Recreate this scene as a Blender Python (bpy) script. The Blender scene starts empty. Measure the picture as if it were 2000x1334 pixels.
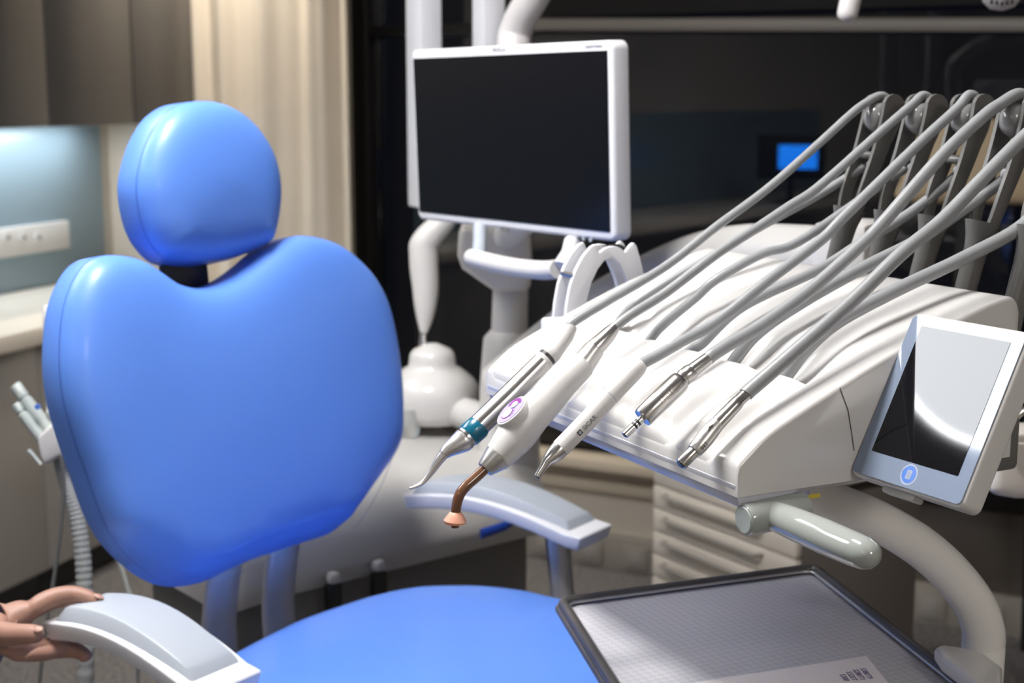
import bpy, bmesh, math, random
from mathutils import Vector as V, Matrix as M
from mathutils.geometry import delaunay_2d_cdt
random.seed(4)
scn = bpy.context.scene
COL = scn.collection
# ------------------------------------------------------------------ camera
F_PX = 2800.0
PITCH = math.atan(477 / F_PX)
CAM = V((0, 0, 1.5))
cd = bpy.data.cameras.new('camera'); cam = bpy.data.objects.new('camera', cd); COL.objects.link(cam)
cd.sensor_width = 36; cd.lens = F_PX / 2000 * 36; cd.clip_start = .02
cam.location = CAM; cam.rotation_euler = (math.pi / 2 - PITCH, 0, 0)
cd.dof.use_dof = True; cd.dof.focus_distance = 1.13; cd.dof.aperture_fstop = 8.0; cd.dof.aperture_blades = 0
scn.camera = cam
# ------------------------------------------------------------------ world, exposure
w = bpy.data.worlds.new('night'); scn.world = w; w.use_nodes = True
w.node_tree.nodes['Background'].inputs[0].default_value = (.01, .012, .02, 1)
w.node_tree.nodes['Background'].inputs[1].default_value = .25
scn.view_settings.view_transform = 'Standard'; scn.view_settings.look = 'None'
scn.view_settings.exposure = 0.0; scn.view_settings.gamma = 1.0; scn.view_settings.use_curve_mapping = False
scn.cycles.max_bounces = 8; scn.cycles.use_denoising = True
scn.cycles.sample_clamp_indirect = 6
PANEL_E = 96.0      # ceiling light panels (radiance)
EXAM_E = 14.5       # round examination lamp
STRIP_E = 21.0      # strip under the wall cabinets
# ------------------------------------------------------------------ projection helpers (measure the photo, give metres)
RT = V((1, 0, 0)); FW = V((0, math.cos(PITCH), -math.sin(PITCH))); UP = V((0, math.sin(PITCH), math.cos(PITCH)))
def ray(x, y): return FW + (x - 1000) / F_PX * RT + (667 - y) / F_PX * UP
def P(x, y, d): return CAM + d * ray(x, y)
def on_plane(x, y, o, n):
    r = ray(x, y); d = (o - CAM).dot(n) / r.dot(n)
    return CAM + d * r
def on_z(x, y, z): return on_plane(x, y, V((0, 0, z)), V((0, 0, 1)))
# ------------------------------------------------------------------ materials
def mat(name, col, rough=.5, metal=0, coat=0, spec=.5, bump=0, bscale=200, var=0, emit=None, estr=0, trans=0, ior=1.5, sss=0, vscale=8):
    m = bpy.data.materials.new(name); m.use_nodes = True
    nt = m.node_tree; b = nt.nodes['Principled BSDF']
    b.inputs['Base Color'].default_value = (*col, 1); b.inputs['Roughness'].default_value = rough
    b.inputs['Metallic'].default_value = metal; b.inputs['Coat Weight'].default_value = coat; b.inputs['Coat Roughness'].default_value = .06
    b.inputs['Specular IOR Level'].default_value = spec; b.inputs['IOR'].default_value = ior
    b.inputs['Transmission Weight'].default_value = trans
    if sss: b.inputs['Subsurface Weight'].default_value = sss; b.inputs['Subsurface Radius'].default_value = (.01, .004, .002); b.inputs['Subsurface Scale'].default_value = .5
    if emit: b.inputs['Emission Color'].default_value = (*emit, 1); b.inputs['Emission Strength'].default_value = estr
    tc = nt.nodes.new('ShaderNodeTexCoord')
    if var:
        n = nt.nodes.new('ShaderNodeTexNoise'); n.inputs['Scale'].default_value = vscale; n.inputs['Detail'].default_value = 5
        r = nt.nodes.new('ShaderNodeMix'); r.data_type = 'RGBA'
        r.inputs['A'].default_value = (*[c * (1 - var) for c in col], 1); r.inputs['B'].default_value = (*[min(1, c * (1 + var)) for c in col], 1)
        nt.links.new(tc.outputs['Object'], n.inputs['Vector']); nt.links.new(n.outputs['Fac'], r.inputs['Factor']); nt.links.new(r.outputs['Result'], b.inputs['Base Color'])
    if bump:
        n = nt.nodes.new('ShaderNodeTexNoise'); n.inputs['Scale'].default_value = bscale; n.inputs['Detail'].default_value = 3
        bp = nt.nodes.new('ShaderNodeBump'); bp.inputs['Strength'].default_value = bump; bp.inputs['Distance'].default_value = .002
        nt.links.new(tc.outputs['Object'], n.inputs['Vector']); nt.links.new(n.outputs['Fac'], bp.inputs['Height']); nt.links.new(bp.outputs['Normal'], b.inputs['Normal'])
    return m
MT = {
 'blue': mat('blue_vinyl', (.115, .275, .82), .42, coat=.1, bump=.06, bscale=900),
 'seam': mat('blue_thread', (.03, .08, .42), .7),
 'white': mat('white_lacquer', (.66, .65, .635), .22, coat=.3),
 'white_matte': mat('white_plastic', (.64, .63, .615), .4),
 'cool_white': mat('cool_white_plastic', (.74, .75, .79), .38),
 'bumper': mat('cool_glossy_edge', (.66, .67, .74), .16, coat=.5),
 'greytop': mat('pale_grey_pad', (.40, .44, .50), .45, bump=.03),
 'silver_post': mat('silver_painted_metal', (.5, .5, .53), .35, metal=.6),
 'arm': mat('grey_arm_plastic', (.13, .129, .125), .3, coat=.2),
 'roller': mat('grey_roller', (.22, .22, .22), .18, coat=.4),
 'hose': mat('grey_silicone_hose', (.29, .30, .31), .38, bump=.02),
 'steel': mat('brushed_steel', (.54, .525, .51), .24, metal=1),
 'chrome': mat('chrome', (.78, .77, .76), .2, metal=1),
 'satin': mat('satin_steel', (.60, .59, .575), .36, metal=1),
 'dark': mat('dark_plastic', (.012, .012, .012), .4),
 'teal': mat('teal_ring', (.0, .13, .22), .25, coat=.4),
 'amber': mat('smoked_amber_glass', (.16, .075, .04), .12, coat=.5),
 'pink': mat('pink_silicone', (.72, .36, .25), .4, sss=.3),
 'purple': mat('purple_print', (.24, .02, .27), .4),
 'lilac': mat('lilac_print', (.42, .37, .74), .4),
 'print': mat('grey_print', (.12, .12, .13), .5),
 'black_print': mat('black_print', (.02, .02, .02), .5),
 'engrave': mat('engraved_print', (.34, .31, .28), .4, metal=.6),
 'screen': mat('dark_screen', (.004, .004, .006), .04, spec=.5),
 'monitor_screen': mat('matt_dark_screen', (.004, .004, .006), .22, spec=.2),
 'panel_glass': mat('blue_grey_glass', (.24, .295, .40), .06),
 'button': mat('blue_button', (.09, .22, .68), .25),
 'button_ring': mat('pale_ring', (.5, .58, .75), .3),
 'handle': mat('grey_green_gloss', (.36, .385, .36), .1, coat=.6),
 'beige_white': mat('warm_white_paint', (.66, .62, .57), .3, coat=.2),
 'arm_white': mat('grey_white_paint', (.76, .75, .72), .3, coat=.2),
 'tray': None,
 'rim': mat('dark_rim_rubber', (.07, .065, .062), .33, coat=.2),
 'paper': mat('paper', (.88, .83, .83), .6, var=.04, vscale=60),
 'ink': mat('violet_ink', (.10, .06, .22), .6),
 'cab': mat('grey_cabinet_lacquer', (.34, .325, .305), .2, coat=.3, var=.02),
 'upper': mat('taupe_gloss_lacquer', (.12, .115, .11), .28, coat=.15, var=.02),
 'counter': mat('cream_worktop', (.88, .82, .72), .3, var=.03),
 'splash': mat('blue_glass_splashback', (.22, .31, .37), .3),
 'wall': mat('warm_grey_paint', (.52, .48, .42), .8, bump=.03, bscale=300, var=.02),
 'wallcream': mat('cream_paint', (.70, .64, .54), .8, bump=.03, bscale=300, var=.02),
 'ceil': mat('ceiling_white', (.75, .74, .72), .9, var=.02),
 'curtain': mat('beige_curtain', (.70, .63, .53), .85, bump=.08, bscale=700, var=.04),
 'frame': mat('black_window_frame', (.012, .011, .011), .35),
 'blind': mat('black_blind_fabric', (.008, .008, .009), .8, bump=.05),
 'rail': mat('grey_blind_rail', (.30, .28, .26), .4),
 'glass': mat('window_glass', (1, 1, 1), 0, trans=1, ior=1.5),
 'cupglass': mat('clear_glass', (.95, .98, .98), .05, trans=.7, ior=1.3),
 'sill': mat('cream_sill', (.66, .58, .46), .5, var=.03),
 'drawer': mat('white_drawer_front', (.66, .61, .54), .3, coat=.2),
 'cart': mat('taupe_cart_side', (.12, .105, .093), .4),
 'grip': mat('grey_drawer_handle', (.36, .34, .31), .35, metal=.3),
 'trunk': mat('pale_trunking', (.30, .28, .25), .5),
 'base_dark': mat('grey_unit_base', (.16, .155, .15), .5),
 'base_white': mat('unit_shell_white', (.52, .51, .49), .35, coat=.15),
 'badge': mat('blue_badge', (.01, .05, .35), .35),
 'suction': mat('grey_green_plastic', (.40, .44, .42), .4),
 'ribbed': mat('ribbed_grey_hose', (.30, .31, .30), .45),
 'cable': mat('thin_cable', (.10, .10, .095), .5),
 'cream': mat('cream_leather', (.62, .50, .33), .5, bump=.05),
 'skin': mat('skin', (.36, .20, .15), .5, sss=.1, bump=.15, bscale=260, var=.12, vscale=60),
 'nail': mat('fingernail', (.42, .25, .2), .3),
 'sleeve': mat('dark_purple_sleeve', (.02, .014, .035), .9, bump=.1),
 'lamp_body': mat('lamp_white', (.72, .70, .70), .35),
 'lamp': mat('lamp_glow', (1, 1, 1), .4, emit=(.93, .96, 1), estr=EXAM_E),
 'lamprim': mat('lamp_glow_rim', (1, 1, 1), .4, emit=(.95, .98, 1), estr=EXAM_E * 2.2),
 'led': mat('panel_glow', (1, 1, 1), .5, emit=(1, .97, .95), estr=PANEL_E),
 'fill_soft': mat('soft_fill_glow', (1, 1, 1), .5, emit=(1, .96, .92), estr=16),
 'led_fill': mat('fill_panel_glow', (1, 1, 1), .5, emit=(1, .95, .90), estr=21),
 'fill_dim': mat('dim_fill_glow', (1, 1, 1), .5, emit=(1, .97, .95), estr=4),
 'strip': mat('strip_glow', (1, 1, 1), .5, emit=(.93, .97, 1), estr=STRIP_E),
 'downlight': mat('downlight_glow', (1, 1, 1), .5, emit=(1, .75, .45), estr=60),
 'bluescreen': mat('blue_screen_glow', (0, 0, 0), .3, emit=(.01, .22, 1), estr=9),
 'yellow': mat('yellow_label', (.6, .48, .06), .5),
}
def floor_material():
    m = mat('speckled_grey_carpet', (.13, .12, .115), .95, bump=.35, bscale=420)
    nt = m.node_tree; b = nt.nodes['Principled BSDF']; tc = nt.nodes.new('ShaderNodeTexCoord')
    n = nt.nodes.new('ShaderNodeTexNoise'); n.inputs['Scale'].default_value = 90; n.inputs['Detail'].default_value = 6
    cr = nt.nodes.new('ShaderNodeValToRGB'); cr.color_ramp.elements[0].position = .35; cr.color_ramp.elements[0].color = (.075, .07, .07, 1)
    cr.color_ramp.elements[1].position = .68; cr.color_ramp.elements[1].color = (.23, .218, .215, 1)
    nt.links.new(tc.outputs['Object'], n.inputs['Vector']); nt.links.new(n.outputs['Fac'], cr.inputs[0]); nt.links.new(cr.outputs[0], b.inputs['Base Color'])
    return m
MT['floor'] = floor_material()
def tray_material():
    m = mat('checked_metal_tray', (.6, .6, .62), .42, metal=.35)
    nt = m.node_tree; b = nt.nodes['Principled BSDF']; tc = nt.nodes.new('ShaderNodeTexCoord')
    ch = nt.nodes.new('ShaderNodeTexChecker'); ch.inputs['Scale'].default_value = 170
    ch.inputs['Color1'].default_value = (.76, .75, .78, 1); ch.inputs['Color2'].default_value = (.68, .67, .70, 1)
    bp = nt.nodes.new('ShaderNodeBump'); bp.inputs['Strength'].default_value = .06; bp.inputs['Distance'].default_value = .001
    mp = nt.nodes.new('ShaderNodeMapping'); mp.inputs['Rotation'].default_value = (0, 0, .33)
    nt.links.new(tc.outputs['Object'], mp.inputs[0]); nt.links.new(mp.outputs[0], ch.inputs['Vector'])
    nt.links.new(ch.outputs['Color'], b.inputs['Base Color']); nt.links.new(ch.outputs['Fac'], bp.inputs['Height']); nt.links.new(bp.outputs['Normal'], b.inputs['Normal'])
    return m
MT['tray'] = tray_material()
# ------------------------------------------------------------------ object helpers
def mesh_from(name, vs, fs, sharp=35):
    me = bpy.data.meshes.new(name); bm = bmesh.new()
    bv = [bm.verts.new(v) for v in vs]
    for f in fs:
        try: bm.faces.new([bv[i] for i in f])
        except ValueError: pass
    return finish(me, bm, sharp)
def finish(me, bm, sharp=35):
    bmesh.ops.remove_doubles(bm, verts=bm.verts, dist=1e-6)
    bm.normal_update(); bmesh.ops.recalc_face_normals(bm, faces=bm.faces); bm.normal_update()
    a = math.radians(sharp)
    for f in bm.faces: f.smooth = True
    for e in bm.edges:
        if len(e.link_faces) == 2 and e.calc_face_angle(0) > a: e.smooth = False
    bm.to_mesh(me); bm.free(); return me
def link(name, me, m, parent=None):
    o = bpy.data.objects.new(name, me); COL.objects.link(o)
    if m is not None: me.materials.append(MT[m] if isinstance(m, str) else m)
    if parent is not None:
        o.parent = parent; o.matrix_parent_inverse = world(parent).inverted()
    return o
def world(o):
    mb = M.LocRotScale(o.location, o.rotation_euler, o.scale)
    return (world(o.parent) @ o.matrix_parent_inverse @ mb) if o.parent else mb
def tag(o, label=None, cat=None, group=None, kind=None):
    if label: o['label'] = label
    if cat: o['category'] = cat
    if group: o['group'] = group
    if kind: o['kind'] = kind
    return o
def thing(name, label, cat, loc, group=None):
    o = bpy.data.objects.new(name, None); COL.objects.link(o); o.location = loc; o.empty_display_size = .05
    return tag(o, label, cat, group)
def copy_tree(root, offset, label, group=None):
    r = root.copy(); COL.objects.link(r); r.location = root.location + V(offset); r['label'] = label
    def rec(src, dst):
        for ch in src.children:
            c = ch.copy(); COL.objects.link(c); c.parent = dst; rec(ch, c)
    rec(root, r); return r
def frame(o, x, z):
    x = x.normalized(); y = z.cross(x).normalized(); z = x.cross(y)
    return M(((x.x, y.x, z.x, o.x), (x.y, y.y, z.y, o.y), (x.z, y.z, z.z, o.z), (0, 0, 0, 1)))
def box(name, m, parent, size, mtx=None, bevel=.004, seg=2):
    bm = bmesh.new(); bmesh.ops.create_cube(bm, size=1)
    bmesh.ops.scale(bm, vec=size, verts=bm.verts)
    if bevel: bmesh.ops.bevel(bm, geom=list(bm.edges), offset=min(bevel, min(size) * .45), segments=seg, affect='EDGES', profile=.5)
    if mtx is not None: bm.transform(mtx)
    return link(name, finish(bpy.data.meshes.new(name), bm, 30), m, parent)
def T(x, y, z): return M.Translation((x, y, z))
def Tv(v): return M.Translation(v)
def spline(pts, n):
    """Catmull-Rom through pts (tuples of any length), n samples per span"""
    out = []
    k = len(pts)
    for i in range(k - 1):
        p0 = pts[max(i - 1, 0)]; p1 = pts[i]; p2 = pts[i + 1]; p3 = pts[min(i + 2, k - 1)]
        for j in range(n):
            t = j / n
            out.append(tuple(.5 * (2 * b + (c - a) * t + (2 * a - 5 * b + 4 * c - d) * t * t + (-a + 3 * b - 3 * c + d) * t ** 3) for a, b, c, d in zip(p0, p1, p2, p3)))
    out.append(tuple(pts[-1])); return out
def closed_spline(pts, total):
    k = len(pts); out = []
    for i in range(k):
        p0, p1, p2, p3 = pts[i - 1], pts[i], pts[(i + 1) % k], pts[(i + 2) % k]
        for j in range(24):
            t = j / 24
            out.append(tuple(.5 * (2 * b + (c - a) * t + (2 * a - 5 * b + 4 * c - d) * t * t + (-a + 3 * b - 3 * c + d) * t ** 3) for a, b, c, d in zip(p0, p1, p2, p3)))
    L = [0]
    for i in range(len(out)): L.append(L[-1] + math.dist(out[i], out[(i + 1) % len(out)]))
    res = []; j = 0
    for i in range(total):
        s = L[-1] * i / total
        while L[j + 1] < s: j += 1
        a, b = out[j], out[(j + 1) % len(out)]; q = (s - L[j]) / max(1e-9, L[j + 1] - L[j])
        res.append(tuple(u + (v - u) * q for u, v in zip(a, b)))
    return res
def tube_mesh(pts, rad, seg=16, sx=1, up=None, caps=True):
    """sweep a (possibly flattened) circle along 3-D points; rad may be a list"""
    pts = [V(p) for p in pts]; n = len(pts)
    if not isinstance(rad, (list, tuple)): rad = [rad] * n
    vs, fs = [], []; prev = None
    for i, p in enumerate(pts):
        d = (pts[min(i + 1, n - 1)] - pts[max(i - 1, 0)])
        if d.length < 1e-9: d = next(q - p for q in pts if (q - p).length > 1e-6) if prev is None else prev_d
        d = d.normalized(); prev_d = d
        if prev is None:
            a = up if up is not None else (V((0, 0, 1)) if abs(d.z) < .9 else V((1, 0, 0)))
            u = (a - d * a.dot(d)).normalized()
        else: u = (prev - d * prev.dot(d)).normalized()
        prev = u; v = d.cross(u)
        for k in range(seg):
            t = 2 * math.pi * k / seg
            vs.append(p + (u * math.cos(t) + v * math.sin(t) * sx) * max(rad[i], 1e-5))
    for i in range(n - 1):
        for k in range(seg):
            fs.append((i * seg + k, i * seg + (k + 1) % seg, (i + 1) * seg + (k + 1) % seg, (i + 1) * seg + k))
    if caps: fs.append(tuple(range(seg))[::-1]); fs.append(tuple((n - 1) * seg + k for k in range(seg)))
    return vs, fs
def tube(name, m, parent, pts, rad, seg=16, sx=1, up=None, sharp=40, caps=True):
    vs, fs = tube_mesh(pts, rad, seg, sx, up, caps)
    return link(name, mesh_from(name, vs, fs, sharp), m, parent)
def stube(name, m, parent, pts, rads, n=8, **k):
    """smooth tube: Catmull-Rom through points with radii"""
    s = spline([(*p, r) for p, r in zip(pts, rads if isinstance(rads, (list, tuple)) else [rads] * len(pts))], n)
    return tube(name, m, parent, [q[:3] for q in s], [q[3] for q in s], **k)
def lathe(name, m, parent, a, b, prof, seg=28, sharp=40):
    """profile [(f, r)] with f in 0..1 along a->b"""
    a, b = V(a), V(b); dirv = (b - a)
    u = dirv.normalized(); q = (V((0, 0, 1)) if abs(u.z) < .9 else V((1, 0, 0))); x = (q - u * q.dot(u)).normalized(); y = u.cross(x)
    vs, fs = [], []
    for f, r in prof:
        c = a + dirv * f
        for k in range(seg):
            t = 2 * math.pi * k / seg; vs.append(c + (x * math.cos(t) + y * math.sin(t)) * max(r, 1e-5))
    n = len(prof)
    for i in range(n - 1):
        for k in range(seg): fs.append((i * seg + k, i * seg + (k + 1) % seg, (i + 1) * seg + (k + 1) % seg, (i + 1) * seg + k))
    fs.append(tuple(range(seg))[::-1]); fs.append(tuple((n - 1) * seg + k for k in range(seg)))
    return link(name, mesh_from(name, vs, fs, sharp), m, parent)
def prism(name, m, parent, outline, depth, mtx, bevel=.002, seg=2, sharp=35):
    """outline in local x,z ; extruded along local y from 0 to depth ; edges rounded"""
    bm = bmesh.new()
    vs = [bm.verts.new((p[0], 0, p[1])) for p in outline]
    f = bm.faces.new(vs)
    r = bmesh.ops.extrude_face_region(bm, geom=[f])
    nv = [g for g in r['geom'] if isinstance(g, bmesh.types.BMVert)]
    bmesh.ops.translate(bm, vec=(0, depth, 0), verts=nv)
    bmesh.ops.recalc_face_normals(bm, faces=bm.faces)
    if bevel:
        ed = [e for e in bm.edges if len(e.link_faces) == 2 and e.calc_face_angle(0) > 1.0]
        bmesh.ops.bevel(bm, geom=ed, offset=bevel, segments=seg, affect='EDGES', profile=.5)
    bm.transform(mtx)
    me = finish(bpy.data.meshes.new(name), bm, sharp)
    if not bevel:
        for p_ in me.polygons: p_.use_smooth = False
    return link(name, me, m, parent)
def sm(a, b, x): x = max(0, min(1, (x - a) / (b - a))); return x * x * (3 - 2 * x)
def rrect(w, h, r, n=6, cx=0, cy=0):
    o = []
    for sx, sy, a0 in ((1, 1, 0), (-1, 1, 90), (-1, -1, 180), (1, -1, 270)):
        for k in range(n + 1):
            a = math.radians(a0 + 90 * k / n)
            o.append((cx + sx * (w / 2 - r) + r * math.cos(a), cy + sy * (h / 2 - r) + r * math.sin(a)))
    return o
def text(name, body, m, parent, o, xdir, normal, size, extrude=.00012):
    cu = bpy.data.curves.new(name, 'FONT'); cu.body = body; cu.size = size; cu.extrude = extrude; cu.align_x = 'CENTER'; cu.align_y = 'CENTER'
    ob = bpy.data.objects.new(name, cu); COL.objects.link(ob); cu.materials.append(MT[m])
    me = bpy.data.meshes.new_from_object(ob); bpy.data.objects.remove(ob); bpy.data.curves.remove(cu)
    me.transform(frame(o, xdir, normal)); me.materials.clear()
    return link(name, me, m, parent)
def cushion(name, m, parent, outline, prof, mtx, back, scale_in=None, crown=.012, N=220, bend=None):
    """outline in local (u,v); w is local z (front). prof [(inset, w)] from rim to face. back = w of the flat back."""
    pts = closed_spline(outline, N)
    area = sum(pts[i][0] * pts[(i + 1) % N][1] - pts[(i + 1) % N][0] * pts[i][1] for i in range(N))
    if area < 0: pts = pts[::-1]
    nor = []
    for i in range(N):
        a, b = pts[i - 2], pts[(i + 2) % N]; t = V((b[0] - a[0], b[1] - a[1])).normalized(); nor.append(V((-t.y, t.x)))
    for _ in range(6): nor = [(nor[i - 1] + nor[i] * 2 + nor[(i + 1) % N]).normalized() for i in range(N)]
    vs, fs = [], []
    def ring(ins, wv):
        for i in range(N):
            k = ins[0] + (ins[1] - ins[0]) * (scale_in(pts[i]) if scale_in else 0)
            vs.append((pts[i][0] + nor[i].x * k, pts[i][1] + nor[i].y * k, wv))
    full = [(.012, back), (.004, back * .93)] + prof
    for e in full: ring((e[0], e[2] if len(e) > 2 else e[0]), e[1])
    R = len(full)
    for r in range(R - 1):
        for i in range(N): fs.append((r * N + i, r * N + (i + 1) % N, (r + 1) * N + (i + 1) % N, (r + 1) * N + i))
    fs.append(tuple(range(N))[::-1])
    # interior of the face
    base = (R - 1) * N; loop = [V(vs[base + i][:2]) for i in range(N)]; w0 = prof[-1][1]
    us = [p.x for p in loop]; vv = [p.y for p in loop]
    def inside(p):
        c = False
        for i in range(N):
            a, b = loop[i], loop[i - 1]
            if (a.y > p.y) != (b.y > p.y) and p.x < (b.x - a.x) * (p.y - a.y) / (b.y - a.y) + a.x: c = not c
        return c
    grid = []; st = .016; x = min(us)
    while x < max(us):
        y = min(vv)
        while y < max(vv):
            p = V((x, y))
            if inside(p) and min((p - q).length for q in loop) > st * .7: grid.append(p)
            y += st
        x += st
    co, ed, fc, *_ = delaunay_2d_cdt(loop + grid, [(i, (i + 1) % N) for i in range(N)], [list(range(N))], 1, 1e-7)
    idx = {}
    for i, p in enumerate(co):
        if i < N: idx[i] = base + i
        else:
            dd = min((p - q).length for q in loop); idx[i] = len(vs); vs.append((p.x, p.y, w0 + crown * (1 - math.exp(-dd / .05))))
    for f in fc: fs.append(tuple(idx[i] for i in f))
    if bend: vs = [bend(*v) for v in vs]
    vs = [mtx @ V(v) for v in vs]
    o = link(name, mesh_from(name, vs, fs, 50), m, parent)
    return o, pts, nor
def stitches(name, parent, pts, nor, mtx, wv, i0, i1, out=.0004, bend=None):
    """dashed thread along the rim"""
    vs, fs = [], []
    N = len(pts)
    for i in range(i0, i1):
        a, b = V(pts[i % N]), V(pts[(i + 1) % N])
        for h in (0, .5):
            p, q = a.lerp(b, h + .06), a.lerp(b, h + .36); n = nor[i % N]
            for c, s in ((p, -1), (p, 1), (q, 1), (q, -1)):
                pos = (c.x - n.x * out, c.y - n.y * out, wv + s * .0007)
                if bend: pos = bend(*pos)
                vs.append(mtx @ V(pos))
            k = len(vs); fs.append((k - 4, k - 3, k - 2, k - 1))
    o = link(name, mesh_from(name, vs, fs), 'seam', parent); o['kind'] = 'stuff'; return o
flat = M(((1, 0, 0, 0), (0, 0, 1, 0), (0, 1, 0, 0), (0, 0, 0, 1)))      # prism outline plane -> local xy, depth -> local z
# ------------------------------------------------------------------ the room (two wall directions read off the photo)
A1 = math.radians(20); L_DIR = V((math.sin(A1), math.cos(A1), 0)); L_OUT = V((math.cos(A1), -math.sin(A1), 0))      # along the left wall ; into the room
A2 = math.radians(28); W_DIR = V((math.cos(A2), -math.sin(A2), 0)); W_IN = V((-math.sin(A2), -math.cos(A2), 0))     # along the window wall ; into the room
BASE0 = V((-1.30, 4.51, 0)); WIN0 = V((.08, 4.60, 0))
def LW(a, out, z): return BASE0 + L_DIR * a + L_OUT * out + V((0, 0, z))      # a metres along the cabinet front, out into the room
def WW(a, inn, z): return WIN0 + W_DIR * a + W_IN * inn + V((0, 0, z))
CEIL = 2.6
def struct(o): o['kind'] = 'structure'; return o
def slab(name, m, pts, z0, z1):
    n = len(pts); vs = [(p.x, p.y, z0) for p in pts] + [(p.x, p.y, z1) for p in pts]
    fs = [tuple(range(n))[::-1], tuple(range(n, 2 * n))] + [(i, (i + 1) % n, n + (i + 1) % n, n + i) for i in range(n)]
    return struct(link(name, mesh_from(name, vs, fs), m))
room = [V((-4.9, -3.2, 0)), V((3.6, -3.2, 0)), V((3.6, 3.4, 0)), V((-.6, 5.6, 0)), V((-2.4, 6.2, 0))]
slab('floor', 'floor', room, -.05, 0)
slab('ceiling', 'ceil', room, CEIL, CEIL + .05)
def wallbox(name, m, a, b, z0, z1, th, side):
    d = (b - a); n = V((-d.y, d.x, 0)).normalized() * th * side
    return slab(name, m, [a, b, b + n, a + n], z0, z1)
wallbox('wall_left', 'wall', LW(-8.2, -.53, 0), LW(1.25, -.53, 0), 0, CEIL, .1, 1)
WL = -1.95
wallbox('wall_back', 'wallcream', WW(WL, 0, 0), WW(3.7, 0, 0), 0, .36, .15, 1)
wallbox('wall_window_left', 'wallcream', WW(WL, 0, 0), WW(-.72, 0, 0), .36, CEIL, .15, 1)
wallbox('wall_window_head', 'wall', WW(-.72, 0, 0), WW(3.7, 0, 0), 2.35, CEIL, .15, 1)
wallbox('wall_right', 'wall', V((3.3, -3.1, 0)), V((3.3, 2.9, 0)), 0, CEIL, .1, -1)
wallbox('wall_rear', 'wall', V((-4.8, -3.0, 0)), V((3.4, -3.0, 0)), 0, CEIL, .1, -1)
# sill, trunking
WM = frame(WW(0, 0, 0), W_DIR, V((0, 0, 1)))      # local x along the wall, y out of the room
def wbox(name, m, parent, a0, a1, in0, in1, z0, z1, bevel=.004):
    return box(name, m, parent, (a1 - a0, in1 - in0, z1 - z0), WM @ T((a0 + a1) / 2, -(in0 + in1) / 2, (z0 + z1) / 2), bevel)
struct(wbox('trim_1', 'sill', None, -1.2, 1.0, 0, .09, .335, .372))
struct(wbox('trim_2', 'sill', None, -1.2, 1.0, 0, .03, .25, .285))
struct(wbox('wall_shade_panel', 'cart', None, 1.002, 3.6, 0, .025, .115, .355))  # dark colour stands in for the shade on the lower wall here
struct(wbox('trim_4', 'frame', None, 1.002, 3.6, 0, .05, .357, .40))
tr = struct(wbox('baseboard_back', 'trunk', None, -1.2, 3.6, 0, .05, .0, .115))
for k in range(9):
    a = .02 + k * .16 + (.12 if k > 3 else 0)
    s = wbox('socket_plate', 'trunk', tr, a, a + .085, .05, .058, .018, .095, .003)
    wbox('socket_hole', 'cab', s, a + .02, a + .065, .058, .0592, .035, .08, .0005)
# window
win = struct(thing('window_1', None, None, WW(1.2, 0, 0)))
wbox('window_frame', 'frame', win, -.72, 3.6, -.12, -.02, .372, .44)
wbox('window_frame', 'frame', win, -.72, -.655, -.12, -.02, .44, 2.35)
wbox('window_frame', 'frame', win, -.655, 3.6, -.12, -.02, 2.28, 2.35)
wbox('window_frame', 'frame', win, -.655, .0, -.12, -.02, 1.70, 1.735)
wbox('window_pane', 'glass', win, -.655, 3.6, -.09, -.078, .44, 2.28, 0)
bl = thing('roller_blind', 'black roller blind with a pale bottom rail across the top of the window', 'blind', WW(1.6, .04, 1.7))
wbox('blind_fabric', 'blind', bl, -.06, 3.4, .035, .04, 1.745, 2.33, 0)
r0 = on_plane(965, 48, WW(0, .04, 0), W_IN); r1 = on_plane(2060, 48, WW(0, .04, 0), W_IN); r1 = r1 + (r1 - r0) * .35
tube('bottom_rail', 'rail', bl, [r0, r0.lerp(r1, .5), r1], .0185, seg=8, sx=.5)
# outside: a dark façade across the street keeps the pane from looking into nothing
# ------------------------------------------------------------------ lights of the room, plus added fill panels
def ceiling_panel(x, y, sx, sy, rot, label, glow='led'):
    t = thing('ceiling_light', label, 'ceiling light', (x, y, CEIL), 'square light panels on the ceiling')
    R = T(x, y, CEIL - .02) @ M.Rotation(rot, 4, 'Z')
    box('light_frame', 'white_matte', t, (sx + .04, sy + .04, .04), R, .004)
    box('diffuser', glow, t, (sx, sy, .01), R @ T(0, 0, -.018), .002)
ceiling_panel(-.38, 1.36, .26, .52, math.radians(20), 'rectangular ceiling light panel above the blue chair')
ceiling_panel(-1.30, 2.45, .55, .55, math.radians(20), 'square ceiling light panel between the chair and the wall cabinets', 'fill_soft')  # added out of view to brighten curtain, cabinets and cart front from the left
ceiling_panel(-1.5, -1.3, .60, 1.2, math.radians(20), 'rectangular ceiling light panel over the far end of the worktop', 'fill_dim')  # unseen, added for general fill and for reflections in the steel
ceiling_panel(1.3, -1.6, .60, 1.2, math.radians(20), 'rectangular ceiling light panel behind the viewer', 'led_fill')  # unseen, added as fill for the unit's near side and tray arm
def downlight(x, y, label):
    t = thing('downlight', label, 'downlight', (x, y, CEIL), 'warm downlights in the ceiling')
    lathe('trim_ring', 'white_matte', t, (x, y, CEIL), (x, y, CEIL - .02), [(0, .05), (1, .05), (1, .042)])
    lathe('bulb', 'downlight', t, (x, y, CEIL - .015), (x, y, CEIL - .024), [(0, .035), (1, .035)])
    ld = bpy.data.lights.new('downlight_beam', 'SPOT'); ld.energy = 90; ld.color = (1, .91, .80); ld.spot_size = 1.5; ld.spot_blend = .8; ld.shadow_soft_size = .04
    lo = bpy.data.objects.new('downlight_beam', ld); COL.objects.link(lo); lo.location = (x, y, CEIL - .03); lo.parent = t; lo.matrix_parent_inverse = world(t).inverted()
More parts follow.
